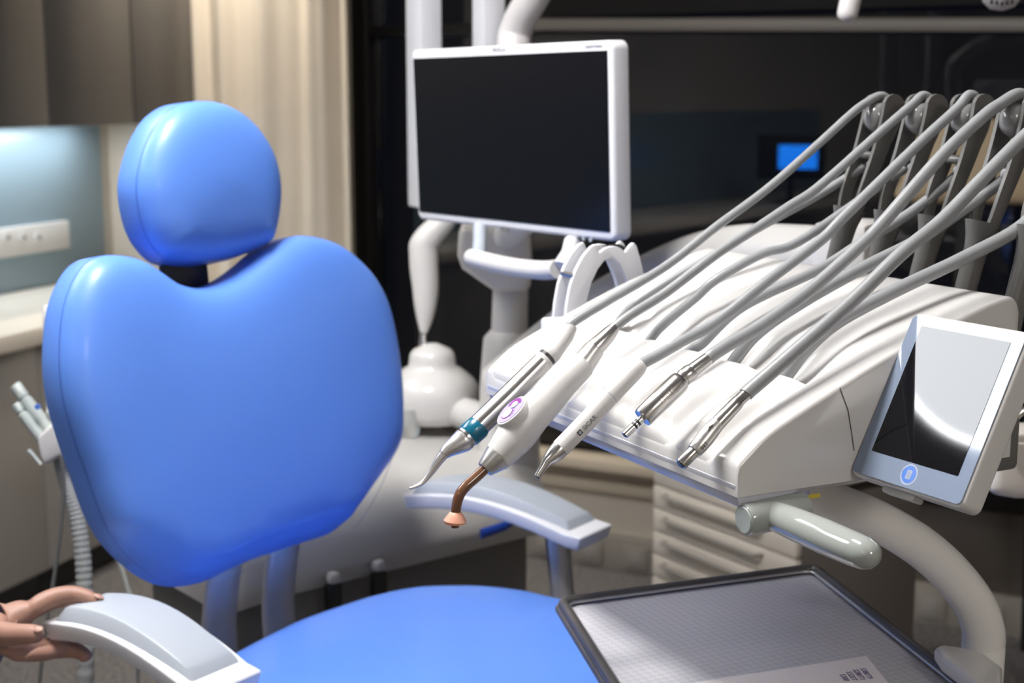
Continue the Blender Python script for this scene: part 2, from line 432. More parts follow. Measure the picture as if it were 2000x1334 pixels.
p = WW(-1.05, .35, 0); downlight(p.x, p.y, 'warm downlight in the ceiling above the curtain')
p = WW(.2, 1.0, 0); downlight(p.x, p.y, 'warm downlight in the ceiling in front of the window')
# ------------------------------------------------------------------ left wall: cabinets, worktop, splashback, sockets
LM = frame(LW(0, 0, 0), L_DIR, V((0, 0, 1)))      # x along, y = into the wall (left), z up
def lbox(name, m, parent, a0, a1, o0, o1, z0, z1, bevel=.003):
    return box(name, m, parent, (a1 - a0, o1 - o0, z1 - z0), LM @ T((a0 + a1) / 2, -(o0 + o1) / 2, (z0 + z1) / 2), bevel)
COUNTER = .84
def hit_wall(out, inn):      # metres along the left wall where a line parallel to it meets the window wall
    q = WIN0 + W_IN * inn - (BASE0 + L_OUT * out); return q.dot(W_IN) / L_DIR.dot(W_IN)
A_CNT = min(hit_wall(.07, .21), hit_wall(-.52, .02))
wt = lbox('worktop', 'counter', None, -5.5, A_CNT, -.515, .07, COUNTER - .05, COUNTER, .003)
tag(wt, 'long cream worktop on grey base cabinets under the blue splashback', 'worktop')
for k in range(3):
    a1 = min(.24, A_CNT - .03) - k * .62
    t = thing('base_cabinet', ['grey handleless base cabinet at the window end of the worktop', 'grey base cabinet second from the window, behind the suction holder', 'grey base cabinet third from the window, cut off by the left picture edge'][k], 'cabinet', LW(a1 - .31, -.25, 0), 'grey base cabinets under the worktop')
    lbox('carcass', 'cab', t, a1 - .617, a1, -.5, .018, .10, COUNTER - .052)
    lbox('door', 'cab', t, a1 - .616, a1 - .002, .019, .04, .10, COUNTER - .056)
    lbox('plinth', 'dark', t, a1 - .617, a1, -.45, -.001, 0, .098)
ub = LW(0, 0, 0)
UO = (V((-1.099, 5.13, 0)) - BASE0).dot(L_OUT); UA = (V((-1.099, 5.13, 0)) - BASE0).dot(L_DIR)
ZU = 1.425
bnd = [UA, UA - .40, UA - .835, UA - 1.25, UA - 1.66]
for k in range(3):
    t = thing('wall_cabinet', ['taupe gloss wall cabinet nearest the curtain', 'taupe gloss wall cabinet second from the curtain', 'taupe gloss wall cabinet third from the curtain'][k], 'cabinet', LW((bnd[k] + bnd[k + 1]) / 2, UO - .2, ZU), 'taupe wall cabinets above the worktop')
    lbox('carcass', 'upper', t, bnd[k + 1] + .001, min(bnd[k] - .001, hit_wall(-.515, .02)), -.515, UO - .022, ZU, CEIL - .01)
    lbox('door', 'upper', t, bnd[k + 1] + .003, bnd[k] - .003, UO - .021, UO, ZU - .012, CEIL - .012, .004)
t = thing('strip_light', 'thin strip light glowing under the wall cabinets', 'light', LW(UA - .9, -.3, ZU))
lbox('light_housing', 'white_matte', t, UA - 1.24, UA - .06, -.44, -.36, ZU - .016, ZU, .002)
lbox('diffuser', 'strip', t, UA - 1.23, UA - .07, -.435, -.365, ZU - .022, ZU - .0165, .001)
# splashback: blue glass up to the pier, then a plain strip
spl_end = (on_plane(197, 370, LW(0, -.525, 0), L_OUT) - BASE0).dot(L_DIR)
tag(lbox('splashback', 'splash', None, -5.5, spl_end, -.528, -.518, COUNTER, ZU - .016, .001), 'pale blue glass splashback between worktop and wall cabinets', 'splashback')
# socket strip
c0 = on_plane(122, 430, LW(0, -.515, 0), L_OUT); c1 = on_plane(122, 484, LW(0, -.515, 0), L_OUT)
a_end = (c0 - BASE0).dot(L_DIR); zt, zb_ = c0.z, c1.z
t = thing('socket_strip', 'long white socket strip mounted on the blue splashback', 'socket', LW(a_end - .3, -.51, zb_))
lbox('cover', 'white_matte', t, a_end - .75, a_end, -.517, -.485, zb_, zt, .006)
for px in (75, 46, 15, -16, -50):
    q = on_plane(px, 464, LW(0, -.485, 0), L_OUT)
    s = lathe('socket', 'white_matte', t, q, q + L_OUT * .004, [(0, .02), (1, .02), (1, .016)])
    lathe('hole', 'base_dark', s, q + L_OUT * .0041, q + L_OUT * .005, [(0, .0075), (1, .0075)])
# curtain with folds
ct = thing('curtain', 'floor-length beige curtain hanging in soft folds left of the window', 'curtain', WW(-.95, .12, 0))
ca0 = (V((-1.099, 5.13, 0)) - WIN0).dot(W_DIR) - .02; ca1 = (V((-.5257, 4.82, 0)) - WIN0).dot(W_DIR)
vs, fs = [], []; nx, nz = 150, 12
for j in range(nz + 1):
    z = .02 + (CEIL - .04) * j / nz
    for i in range(nx + 1):
        f = i / nx; a = ca0 + (ca1 - ca0) * f
        ph = 2 * math.pi * (f * 4.4 + .3 * math.sin(f * 5 + z * .25))
        o = .105 + .022 * math.sin(ph) + .006 * math.sin(2.3 * ph + 1)
        vs.append(WW(a, o, z))
for j in range(nz):
    for i in range(nx): q = j * (nx + 1) + i; fs.append((q, q + 1, q + nx + 2, q + nx + 1))
cme = mesh_from('curtain_fabric', vs, fs, 80); co = link('fabric', cme, 'curtain', ct)
md = co.modifiers.new('thick', 'SOLIDIFY'); md.thickness = .004
tube('curtain_rail', 'white_matte', ct, [WW(ca0 - .1, .11, CEIL - .02), WW(ca1 + .05, .11, CEIL - .02)], .012, seg=8)
# monitor with a blue picture on the far end of the worktop (seen as a reflection in the window)
q = V((-2.62, .85, 0))
t = thing('desktop_monitor', 'monitor with a blue picture on the worktop, reflected in the window', 'monitor', (q.x, q.y, COUNTER))
MM = frame(V((q.x, q.y, 1.13)), V((-.69, .72, 0)), V((.72, .69, 0)))
box('housing', 'dark', t, (.42, .28, .03), MM, .006)
box('screen', 'bluescreen', t, (.24, .15, .004), MM @ T(-.04, 0, .016), .001)
lathe('stand', 'dark', t, (q.x, q.y, COUNTER), (q.x, q.y, 1.0), [(0, .1), (.06, .1), (.08, .02), (1, .02)])
#INSERT
# ================================================================== patient chair
CF = V((.81, -.586, 0)).normalized(); CC = V((-CF.y, CF.x, 0)); CO = V((-.488, 1.537, 0))
def CP(f, c, z): return CO + CF * f + CC * c + V((0, 0, z))
def frame_n(o, x, n): return frame(o, x, n)
chair = thing('dental_chair', 'blue vinyl dental chair with kidney-shaped backrest and white armrests', 'chair', CP(.3, .31, 0))
al = math.radians(10)
bn = CF * math.cos(al) + V((0, 0, 1)) * math.sin(al)
bo = CP(-.005, .31, .95)
BM = frame(bo, CC, bn); BMi = BM.inverted()
def loc2(mi, px, py, o, n):
    q = mi @ on_plane(px, py, o, n); return (q.x, q.y)
back_px = [(190,503),(150,511),(120,540),(98,590),(88,650),(86,720),(95,790),(115,860),(140,930),(165,1000),(195,1055),(240,1100),(295,1135),(350,1147),(420,1137),(500,1102),(600,1068),(680,1040),(715,1002),(745,950),(768,890),(778,830),(774,720),(757,620),(735,560),(700,512),(650,474),(590,460),(545,470),(510,493),(480,518),(440,545),(400,561),(360,564),(320,554),(280,530),(240,510)]
def rim_off(x, x0, x1): u = (x - x0) / (x1 - x0); return -.024 + .030 * sm(.05, .75, u)
back_ol = [loc2(BMi, x, y, bo + bn * rim_off(x, 86, 778), bn) for x, y in back_px]
vmin = min(p[1] for p in back_ol)
def bsc(p): k = max(0, min(1, (vmin + .12 - p[1]) / .10)); return k * k * (3 - 2 * k)
bprof = [(0, -.026, 0), (0, .004, .016), (.0012, .010, .021), (.004, .017, .027), (.009, .024, .0325), (.016, .030, .037), (.026, .0345, .041), (.040, .038, .048)]
bk, bpts, bnor = cushion('backrest', 'blue', chair, back_ol, bprof, BM, -.036, bsc, .008)
lo = max(range(220), key=lambda i: -bpts[i][0])
stitches('stitching', bk, bpts, bnor, BM, .0045, 0, 220)
ho = CP(-.085, .31, 1.39); hn = CF * math.cos(.09) + V((0, 0, 1)) * math.sin(.09)
HM = frame(ho, CC, hn); HMi = HM.inverted()
head_px = [(385,199),(330,206),(285,232),(255,275),(238,325),(232,365),(235,405),(246,450),(266,485),(295,511),(330,520),(370,523),(410,521),(455,513),(492,502),(516,484),(528,450),(535,410),(537,370),(532,330),(518,288),(492,248),(460,219),(425,203)]
head_ol = [loc2(HMi, x, y, ho + hn * rim_off(x, 232, 537), hn) for x, y in head_px]
hvm = min(p[1] for p in head_ol)
def hsc(p): k = max(0, min(1, (hvm + .03 - p[1]) / .03)); return k * k * (3 - 2 * k)
hprof = [(0, -.026, 0), (0, .008, .008), (.0012, .014, .012), (.004, .021, .017), (.009, .027, .022), (.016, .0325, .028), (.026, .037, .036), (.036, .040, .044)]
hd, hpts, hnor = cushion('headrest', 'blue', chair, head_ol, hprof, HM, -.034, hsc, .010, 160)
stitches('stitching', hd, hpts, hnor, HM, .0085, 0, 160)
q0 = on_plane(366, 545, ho - hn * .02, hn)
NM = frame(q0 - hn * .005, CC, hn)
box('headrest_post', 'dark', chair, (.072, .16, .012), NM, .003)
# seat
SZ = .83
seat_px = [(455,1268),(560,1215),(640,1186),(720,1161),(790,1147),(850,1142),(940,1142),(1030,1151),(1100,1166)]
sl = []
for x, y in seat_px:
    q = on_z(x, y, SZ - .012) - CO; sl.append((q.dot(CF), q.dot(CC)))
sl = [(.10, .02), (.04, .10)] + sl + [(.40, .635), (.58, .60), (.68, .47), (.70, .31), (.68, .15), (.58, .03), (.35, -.01), (.2, -.01)]
SM = frame(CP(0, 0, SZ - .04), CF, V((0, 0, 1)))
sprof = [(0, -.005), (0, .01), (.003, .018), (.008, .025), (.016, .031), (.028, .036), (.04, .0385)]
st_, _, _ = cushion('seat', 'blue', chair, sl, sprof, SM, -.035, None, .006, 200)
# arm rests
def armrest(c0, c1, f0, f1, zr, zf):
    def loft(name, m, par, st, bev):
        bm = bmesh.new(); rings = []
        for (f, c, z0, z1, h0, h1, sk) in st:
            rings.append([bm.verts.new(CP(f - sk * 0, c - h0, z0)), bm.verts.new(CP(f, c + h0, z0)), bm.verts.new(CP(f + sk, c + h1, z1)), bm.verts.new(CP(f + sk, c - h1, z1))])
        for a, b in zip(rings, rings[1:]):
            for k in range(4): bm.faces.new((a[k], a[(k + 1) % 4], b[(k + 1) % 4], b[k]))
        bm.faces.new(rings[0][::-1]); bm.faces.new(rings[-1])
        bmesh.ops.recalc_face_normals(bm, faces=bm.faces)
        ed = [e for e in bm.edges if e.calc_face_angle(0) > .45]
        bmesh.ops.bevel(bm, geom=ed, offset=bev, segments=3, affect='EDGES', profile=.5)
        return link(name, finish(bpy.data.meshes.new(name), bm, 25), m, par)
    n = 14; s1, s2 = [], []
    for i in range(n + 1):
        u = i / n; f = f0 + (f1 - f0) * u; c = c0 + (c1 - c0) * u
        z = zr + (zf - zr) * u + .022 * math.sin(math.pi * min(1, u * .95 + .1)) - .012 * u * u
        wd = .034 + .010 * math.sin(math.pi * (.15 + .6 * u))
        sk = .010 * (1 - 2 * u) if i in (0, n) else 0
        s1.append((f, c, z - .022, z, wd, wd + .003, -.6 * sk))
        s2.append((f0 + .006 + (f1 - f0 - .022) * u, c, z - .0005, z + .016, wd - .003, wd - .012, sk))
    a = loft('armrest', 'cool_white', chair, s1, .004)
    loft('arm_pad', 'greytop', a, s2, .0022)
armrest(.012, .040, -.02, .20, .915, .895)
armrest(.645, .722, -.03, .225, .915, .897)
tube('arm_post', 'silver_post', chair, [CP(.165, .715, .89), CP(.175, .715, .80), CP(.195, .712, .68)], [.026, .024, .024], 12, .6, up=CC)
tube('arm_post', 'silver_post', chair, [CP(.13, .03, .88), CP(.15, .03, .80), CP(.2, .05, .72)], [.022, .02, .02], 12, .6, up=CC)
for c in (.276, .385):
    pr = [(-.045, .99), (-.055, .92), (-.07, .85), (-.075, .79), (-.06, .72), (-.0, .66)]
    s = spline(pr, 6)
    tube('back_support', 'silver_post', chair, [CP(f, c, z) for f, z in s], [.030] * len(s), 20, .32, up=CC)
box('seat_frame', 'white_matte', chair, (.55, .52, .05), frame(CP(.33, .31, .73), CF, V((0, 0, 1))), .02)
lathe('lift_column', 'base_white', chair, CP(.3, .31, .70), CP(.3, .31, .04), [(0, .15), (.5, .13), (1, .2)])
prism('floor_plate', 'base_white', chair, rrect(.8, .5, .12), .04, frame(CP(.3, .31, .0), CF, V((0, 0, 1))) @ flat, .008)
# ================================================================== delivery unit
UB = P(1440, 975, 1.1); _a = P(950, 770, 1.49); ue = _a - UB; UL = math.hypot(ue.x, ue.y); UE = V((ue.x / UL, ue.y / UL, 0)); UN = V((UE.y, -UE.x, 0))
UZ = UB.z
def UF(s, t, z): return V((UB.x, UB.y, 0)) + UN * s + UE * t + V((0, 0, z))
def st(x, y, t): return on_plane(x, y, V((UB.x, UB.y, 0)) + UE * t, UE)
def dep(q): return (q - CAM).dot(FW)
HT = [.278, .217, .155, .094, .033]
PROF = spline([(0, 1.222), (.0272, 1.2434), (.06, 1.2595), (.0954, 1.275), (.15, 1.298), (.2162, 1.3205), (.262, 1.334), (.30, 1.338)], 10)
def zprof(s):
    for a, b in zip(PROF, PROF[1:]):
        if a[0] <= s <= b[0]: return a[1] + (b[1] - a[1]) * (s - a[0]) / (b[0] - a[0])
    return PROF[-1][1]
def rnd(d, r): return 0 if d >= r else r - math.sqrt(max(0, r * r - (r - d) ** 2))
unit = thing('delivery_unit', 'white dental delivery unit with sloping top carrying five hose instruments', 'dental unit', UF(.15, UL / 2, 1.19))
def heightfield(name, m, s0, s1, t0, t1, ns, nt, zf, zbot, par, sharp=40, warp=None):
    vs, fs = [], []
    def bias(i, n): u = i / n; return u
    def grid(k, n, a, b):
        u = k / n; u = .5 - .5 * math.cos(math.pi * u) if warp else u
        u = .55 * u + .45 * k / n
        return a + (b - a) * u
    for j in range(nt + 1):
        for i in range(ns + 1):
            s, t = grid(i, ns, s0, s1), grid(j, nt, t0, t1); vs.append(UF(s, t, zf(s, t)))
    W = ns + 1
    for j in range(nt):
        for i in range(ns): q = j * W + i; fs.append((q, q + 1, q + W + 1, q + W))
    rim = [i for i in range(W)] + [j * W + ns for j in range(1, nt + 1)] + [nt * W + i for i in range(ns - 1, -1, -1)] + [j * W for j in range(nt - 1, 0, -1)]
    b0 = len(vs)
    for r in rim:
        j, i = divmod(r, W); s, t = grid(i, ns, s0, s1), grid(j, nt, t0, t1); vs.append(UF(s, t, zbot(s, t)))
    n = len(rim)
    for k in range(n): fs.append((rim[k], rim[(k + 1) % n], b0 + (k + 1) % n, b0 + k))
    fs.append(tuple(b0 + k for k in range(n)))
    return link(name, mesh_from(name, vs, fs, sharp), m, par)
SLOTS = [.325, .265, .205, .138, .072]
def body_z(s, t):
    z = zprof(s)
    m = sm(.030, .040, t) * sm(UL - .010, UL - .020, t)
    if s < .088: z -= .006 * m
    else:
        z -= .010 * m * (1 - sm(.100, .150, s))
        for ts in SLOTS: z -= .010 * m * math.exp(-((t - ts) / .017) ** 4) * (1 - sm(.105, .20, s))
    return z - rnd(min(t, UL - t), .0035) - rnd(s, .003) - rnd(.283 - s, .012)
body = heightfield('body', 'white', 0, .283, 0, UL, 90, 150, body_z, lambda s, t: 1.197, unit, 40, True)
def panel_z(s, t):
    z = zprof(s) + .0015
    for ti in HT:
        z -= .008 * math.exp(-((t - ti - .002) / .0125) ** 2) * (1 - .75 * sm(.03, .085, s))
    for k in range(6):
        tc = (HT[k] + HT[k - 1]) / 2 if 0 < k < 5 else (HT[0] + .045 if k == 0 else HT[4] - .0)
        if k == 5: continue
        z += .0055 * math.exp(-((t - tc) / .0165) ** 6) * sm(.010, .016, s) * (1 - sm(.03, .080, s))
    return z - rnd(s - .001, .004) - rnd(min(t - .026, UL - .008 - t), .0015) - rnd(.090 - s, .0008)
heightfield('front_panel', 'white', .001, .090, .026, UL - .008, 70, 230, panel_z, lambda s, t: 1.212 if s < .01 else zprof(s) - .012, unit, 50)
# bumper under the nose, seam line on the near end, belly
prism('bumper', 'bumper', unit, [(.004, 1.1875), (-.0012, 1.2068), (.05, 1.2075), (.06, 1.1875)], UL - .004, M(((UN.x, UE.x, 0, UF(0, .002, 0).x), (UN.y, UE.y, 0, UF(0, .002, 0).y), (0, 0, 1, 0), (0, 0, 0, 1))), .002)
prism('belly', 'white', unit, [(.075, 1.186), (.065, 1.2), (.10, 1.205), (.275, 1.205), (.275, 1.195), (.22, 1.186)], UL - .04, M(((UN.x, UE.x, 0, UF(0, .020, 0).x), (UN.y, UE.y, 0, UF(0, .020, 0).y), (0, 0, 1, 0), (0, 0, 0, 1))), .006, 3)
seam = [st(x, y, -.0005) for x, y in [(1592, 744), (1640, 757), (1656, 800), (1664, 850), (1668, 880)]]
tube('panel_seam', 'cart', unit, [s_ + UE * -.0002 for s_ in seam[1:]], .00035, 6)
q = st(1590, 969, -.0004); box('warning_label', 'yellow', unit, (.012, .0003, .0035), frame(q, UN, V((0, 0, 1))), 0)
# whip arms
def whip_arm(t):
    pr = spline([(.285, 1.185, .0075, .011), (.300, 1.26, .0085, .0125), (.3125, 1.32, .0085, .012), (.325, 1.365, .0095, .012), (.331, 1.388, .014, .012)], 6)
    vs, fs = [], []
    def bar(path, m, name, par, upd=UN):
        pass
    a = tube('whip_arm', 'arm', unit, [UF(s, t, z) for s, z, w, d in pr], [w for s, z, w, d in pr], 16, 1.3, up=UE)
    for sg in (-1, 1):
        pp = spline([(.327, 1.372, .006), (.331, 1.388, .0112), (.338, 1.41, .0138), (.352, 1.443, .0142), (.362, 1.472, .0142), (.368, 1.492, .0142)], 5)
        vs, fs = [], []
        for i, (s, z, w) in enumerate(pp):
            u = i / (len(pp) - 1); hd_ = .0055 + .0075 * u * u; th = .002
            ax = V((.31, 0, .95)).normalized(); pe = V((.95, 0, -.31))
            for ds, dt in ((-hd_ * .8, -th), (-hd_ * .8, th), (hd_ * 1.25, th), (hd_ * 1.25, -th)):
                vs.append(UF(s + pe.x * ds, t + sg * w + dt, z + pe.z * ds))
        n = len(pp)
        for i in range(n - 1):
            for k in range(4): fs.append((i * 4 + k, i * 4 + (k + 1) % 4, i * 4 + 4 + (k + 1) % 4, i * 4 + 4 + k))
        # rounded head
        s, z, w = pp[-1]; c = len(vs)
        ring = []; hd_ = .013
        for k in range(9):
            an = math.pi * k / 8; off = math.cos(an) * -hd_ * 1.02 + hd_ * .22; h = math.sin(an) * .012
            for dt in (-.0022, .0022): vs.append(UF(s + .95 * off + .31 * h, t + sg * w + dt, z - .31 * off + .95 * h))
            ring.append((c + 2 * k, c + 2 * k + 1))
        for p_, q_ in zip(ring, ring[1:]): fs.append((p_[0], p_[1], q_[1], q_[0]))
        fs.append(tuple(r[0] for r in ring)); fs.append(tuple(r[1] for r in ring)[::-1]); fs.append((0, 1, 2, 3))
        link('prong', mesh_from('prong', vs, fs, 40), 'arm', a)
    vsr, fsr = [], []
    c = UF(.3655, t, 1.4795)
    lathe('roller', 'roller', a, c - UE * .0118, c + UE * .0118, [(0, .004), (.06, .0105), (.2, .0148), (.5, .0168), (.8, .0148), (.94, .0105), (1, .004)], 28, 60)
    lathe('crossbar', 'arm', a, UF(.353, t - .0145, 1.442), UF(.353, t + .0145, 1.442), [(0, .0042), (1, .0042)], 14)
    return a
for t in HT: whip_arm(t)
box('arm_rail', 'arm', unit, (.028, UL - .06, .05), frame(UF(.292, UL / 2 - .02, 1.205), UN, V((0, 0, 1))), .006)
# handle on the near corner
hub0, hub1 = UF(.004, -.004, 1.180), UF(.060, -.004, 1.182)
hn_ = lathe('handle', 'handle', unit, UF(.030, .0, 1.181), UF(.030, -.125, 1.181), [(0, .0115), (.3, .0128), (.55, .0132), (.8, .0126), (.9, .0118), (.955, .0095), (.985, .006), (1, .0015)], 36, 60)
lathe('handle_hub', 'handle', hn_, hub0, hub1, [(0, .0115), (.04, .0128), (1, .0132)], 32)
lathe('handle_cap', 'suction', hn_, hub0 - UN * .0012, hub0 + UN * .001, [(0, .0098), (.5, .0108), (1, .0108)], 32)
# horseshoe holder on the far end
for k, t in enumerate((UL + .010, UL + .036)):
    mtx = M(((UN.x, UE.x, 0, UF(0, t, 0).x), (UN.y, UE.y, 0, UF(0, t, 0).y), (0, 0, 1, 0), (0, 0, 0, 1)))
    t_ref = UL + .010
    def sz(x, y): q = st(x, y, t_ref); v = q - V((UB.x, UB.y, 0)); return (v.dot(UN), q.z)
    outer = [(1103,640),(1107,600),(1114,560),(1125,528),(1140,500),(1155,482),(1164,477),(1168,486),(1171,494)]
    top = spline([(1171,494),(1185,484),(1200,481),(1213,485),(1222,493)], 4)
    right = [(1222,493),(1230,481),(1238,474),(1244,480),(1250,500),(1256,525),(1262,560),(1268,600),(1270,640)]
    inner = [(1240,640),(1236,590),(1226,548),(1212,516),(1197,502),(1182,508),(1168,526),(1156,552),(1147,585),(1142,640)]
    ol = [sz(*p_) for p_ in outer + top[1:-1] + right + inner]
    prism('holder_plate', 'cool_white', unit, ol, .006, mtx, .0012, 2)
gp = [st(x, y, UL + .026) for x, y in [(1172,500),(1185,489),(1200,486),(1213,489),(1222,498)]]
tube('holder_gasket', 'dark', unit, spline([tuple(g) for g in gp], 4), .0055, 8)
box('holder_base', 'cool_white', unit, (.09, .05, .03), frame(UF(.13, UL + .018, 1.25), UN, V((0, 0, 1))), .004)
q = st(1112, 538, UL + .026)
lathe('holder_pin', 'steel', unit, q - UE * .014, q + UE * .014, [(0, .004), (1, .004)], 12)
# ================================================================== the five instruments
def ip(p, t): return st(p[0], p[1], t)
def hpart(name, m, par, t, pts, smooth=0, seg=28, sharp=35):
    q = [(*ip(p, t), p[2] * dep(ip(p, t)) / F_PX) for p in pts]
    if smooth: q = spline(q, smooth)
    return tube(name, m, par, [v[:3] for v in q], [v[3] for v in q], seg, sharp=sharp)
def slot_t(x, y):
    lo, hi = -.05, UL
    for _ in range(40):
        m = (lo + hi) / 2; s = (st(x, y, m) - V((UB.x, UB.y, 0))).dot(UN)
        if s > .100: hi = m
        else: lo = m
    return m
def hose(par, t, upper, lower, r, i):
    up_ = [ip((x, y), t) for x, y in upper]
    tz = slot_t(*lower[-1]); n = len(lower)
    lo_ = [ip((x, y), t + .004 + (tz - t - .004) * ((k + .3) / (n - .7)) ** .8) for k, (x, y) in enumerate(lower)]
    top = [UF(.367, t, 1.497 + r), UF(.3795, t - .003, 1.4915), UF(.382, t - .006, 1.478), UF(.374, t - .007, 1.461), UF(.364, t - .005, 1.446 - r * .5)]
    path = up_ + top + [UF(.356, t - .001, 1.4372 - r)] + lo_
    tail = path[-1]; v = tail - V((UB.x, UB.y, 0)); dv = (tail - path[-2]).normalized()
    path += [tail + dv * .012 - V((0, 0, .004)), tail + dv * .03 - V((0, 0, .016))]
    s = spline([tuple(p_) for p_ in path], 8)
    return tube('hose', 'hose', par, s, r, 14, sharp=80, up=UE)
def axis(p, q, t): return (ip(q, t) - ip(p, t)).normalized()
HL = 'instruments resting on the delivery unit'
# 1 scaler
t = HT[0]; h = thing('scaler_handpiece', 'slim silver scaler handpiece with a teal ring and fine bent tip', 'handpiece', ip((990, 775), t), HL)
hpart('tip', 'satin', h, t, [(800,954,2.6),(812,950,3.4),(827,941,4.6),(843,921,6.5),(857,900,9),(866,888,10.5)], 5)
hpart('nose', 'satin', h, t, [(866,888,10.5),(874,880,14),(890,870,19),(903,862,23),(908,857,23.5),(910,855,22)])
hpart('ring', 'steel', h, t, [(910,855,22.6),(918,848,22.8)])
hpart('teal_ring', 'teal', h, t, [(914,852,22.5),(916,850,24.6),(934,834,24.6),(938,830,22.5)])
hpart('barrel', 'steel', h, t, [(918,848,22.4),(1000,768,22),(1060,707,20.5)])
hpart('collar', 'white_matte', h, t, [(1060,707,20.5),(1065,702,20),(1067,700,18.5),(1070,697,18.5),(1072,695,20),(1080,688,19.5)])
hpart('collar_gap', 'dark', h, t, [(1066,701,19.4),(1071,696,19.4)])
hpart('sleeve', 'white_matte', h, t, [(1080,688,19),(1084,684,17.2),(1107,655,15),(1114,640,13.5),(1117,635,11)])
hose(h, t, [(1108,648),(1115,633),(1145,613),(1180,592),(1300,520),(1400,442),(1500,368),(1600,280),(1660,225),(1690,202)], [(1696,320),(1600,380),(1480,446),(1400,495),(1301,553),(1232,600),(1202,640)], .0044, 0)
# 2 curing light
t = HT[1]; h = thing('curing_lamp', 'fat white curing lamp with round purple dial and pink cup', 'handpiece', ip((1050, 800), t), HL)
hpart('light_guide_end', 'amber', h, t, [(889,1030,7.5),(889,1022,8)])
hpart('light_guide', 'amber', h, t, [(889,1025,8),(890,1003,9.5),(892,985,10),(898,966,10.5),(910,950,10.5),(930,932,10.5),(948,915,10.5)], 4)
hpart('cup', 'pink', h, t, [(889,1023,13),(889,1021,21.5),(889,1017,22.5),(890,1008,17),(890,1001,12),(890,999,9)])
hpart('nose', 'satin', h, t, [(946,917,13),(946.5,916.5,17),(948,915,18),(967,897,27),(972,893,29),(973,892,27)])
hpart('front_body', 'white_matte', h, t, [(971,893,27.5),(974,891,29.5),(1002,857,37),(1006,853,37.5),(1007,852,36)])
b2 = hpart('main_body', 'white_matte', h, t, [(1004,855,35),(1006,853,38),(1020,832,40),(1040,808,38),(1062,788,35),(1100,748,30),(1138,712,26.5),(1141,709,24)])
hpart('collar', 'satin', h, t, [(1139,711,23),(1140,710,24),(1162,680,20.5),(1163,679,18)])
hpart('connector', 'steel', h, t, [(1160,682,18),(1162,680,18.5),(1188,654,15.5),(1196,645,13),(1202,638,11)])
ax = axis((1006,853), (1100,748), t); cq = ip((1024, 828), t)
tocam = (CAM - cq).normalized()
dn = (tocam - ax * tocam.dot(ax)).normalized(); side = dn.cross(ax).normalized()
if side.dot(UP - RT) < 0: side = -side
dn = (dn * .40 + side * .92).normalized()
kpx = dep(cq) / F_PX
DM = frame(cq + dn * 40 * kpx, ax, dn)
boss = prism('dial_housing', 'white_matte', h, [(math.cos(a) * 37 * kpx, math.sin(a) * 35 * kpx) for a in [2 * math.pi * k / 40 for k in range(40)]], 34 * kpx, DM @ T(0, 0, -34 * kpx) @ flat, .0006)
def disc(name, m, par, rx, ry, z, cx=0, cy=0, th=.0002, a0=0, a1=360, inner=0, n=44):
    o_ = [(cx + rx * math.cos(math.radians(a0 + (a1 - a0) * k / n)), cy + ry * math.sin(math.radians(a0 + (a1 - a0) * k / n))) for k in range(n + (a1 - a0 < 360))]
    if inner: o_ += [(cx + rx * inner * math.cos(math.radians(a0 + (a1 - a0) * k / n)), cy + ry * inner * math.sin(math.radians(a0 + (a1 - a0) * k / n))) for k in range(n, -1, -1)]
    return prism(name, m, par, o_, th, DM @ T(0, 0, z) @ flat, 0)
u_ = kpx
disc('dial_face', 'lilac', boss, 33 * u_, 31 * u_, .0003)
disc('purple_arc', 'purple', boss, 16 * u_, 19 * u_, .0006, 14 * u_, 4 * u_, a0=-60, a1=125, inner=.5)
disc('dial_button', 'white_matte', boss, 8.5 * u_, 10 * u_, .0010, 13 * u_, 2 * u_)
disc('dial_button_ring', 'purple', boss, 13.5 * u_, 15 * u_, .0006, -10 * u_, 0)
disc('dial_button', 'white_matte', boss, 12 * u_, 13.4 * u_, .0010, -10 * u_, 0)
for k in range(5):
    a = math.radians(-100 + k * 24)
    disc('dial_mark', 'purple', boss, 1.3 * u_, 1.6 * u_, .0006, -10 * u_ + 16.5 * u_ * math.cos(a), 19 * u_ * math.sin(a), n=8)
hose(h, t, [(1194,648),(1203,637),(1235,613),(1300,572),(1400,496),(1480,444),(1540,404),(1600,364),(1720,258),(1780,206)], [(1776,324),(1712,368),(1560,472),(1488,496),(1400,545),(1360,580),(1300,630),(1276,655)], .0046, 1)
# 3 syringe
t = HT[2]; h = thing('air_water_syringe', 'plain white handpiece with printed lettering and short chrome tip', 'handpiece', ip((1160, 815), t), HL)
hpart('tip', 'chrome', h, t, [(1049,931,4.5),(1049,931,7),(1060,914,8),(1068,901,10.5),(1078,891,15.5),(1090,880,18),(1095,875,18)], 0)
hpart('tip_bore', 'dark', h, t, [(1048.3,931.8,4.8),(1051,929,4.8)])
hpart('barrel', 'white_matte', h, t, [(1092,878,16),(1094,876,18.6),(1150,819,19),(1190,775,19)])
hpart('barrel_seam', 'greytop', h, t, [(1189,776,18.4),(1191,774,18.4)])
hpart('rear_barrel', 'white_matte', h, t, [(1191,774,19),(1237,727,18.2),(1247,717,17),(1252,711,14),(1254,709,11)])
ax = axis((1094,876), (1190,775), t)
def label_on(par, name, body, m, p, rpx, size, tw, x=None, lift=1.02):
    c = ip(p, t); tc = (CAM - c).normalized(); n_ = (tc - ax * tc.dot(ax)).normalized()
    n_ = (M.Rotation(tw, 3, ax) @ n_).normalized()
    return text(name, body, m, par, c + n_ * rpx * dep(c) / F_PX * lift, ax, n_, size), frame(c + n_ * rpx * dep(c) / F_PX * lift, ax, n_)
label_on(h, 'lettering', 'SICAR.', 'print', (1146, 824), 19, .0058, .28)
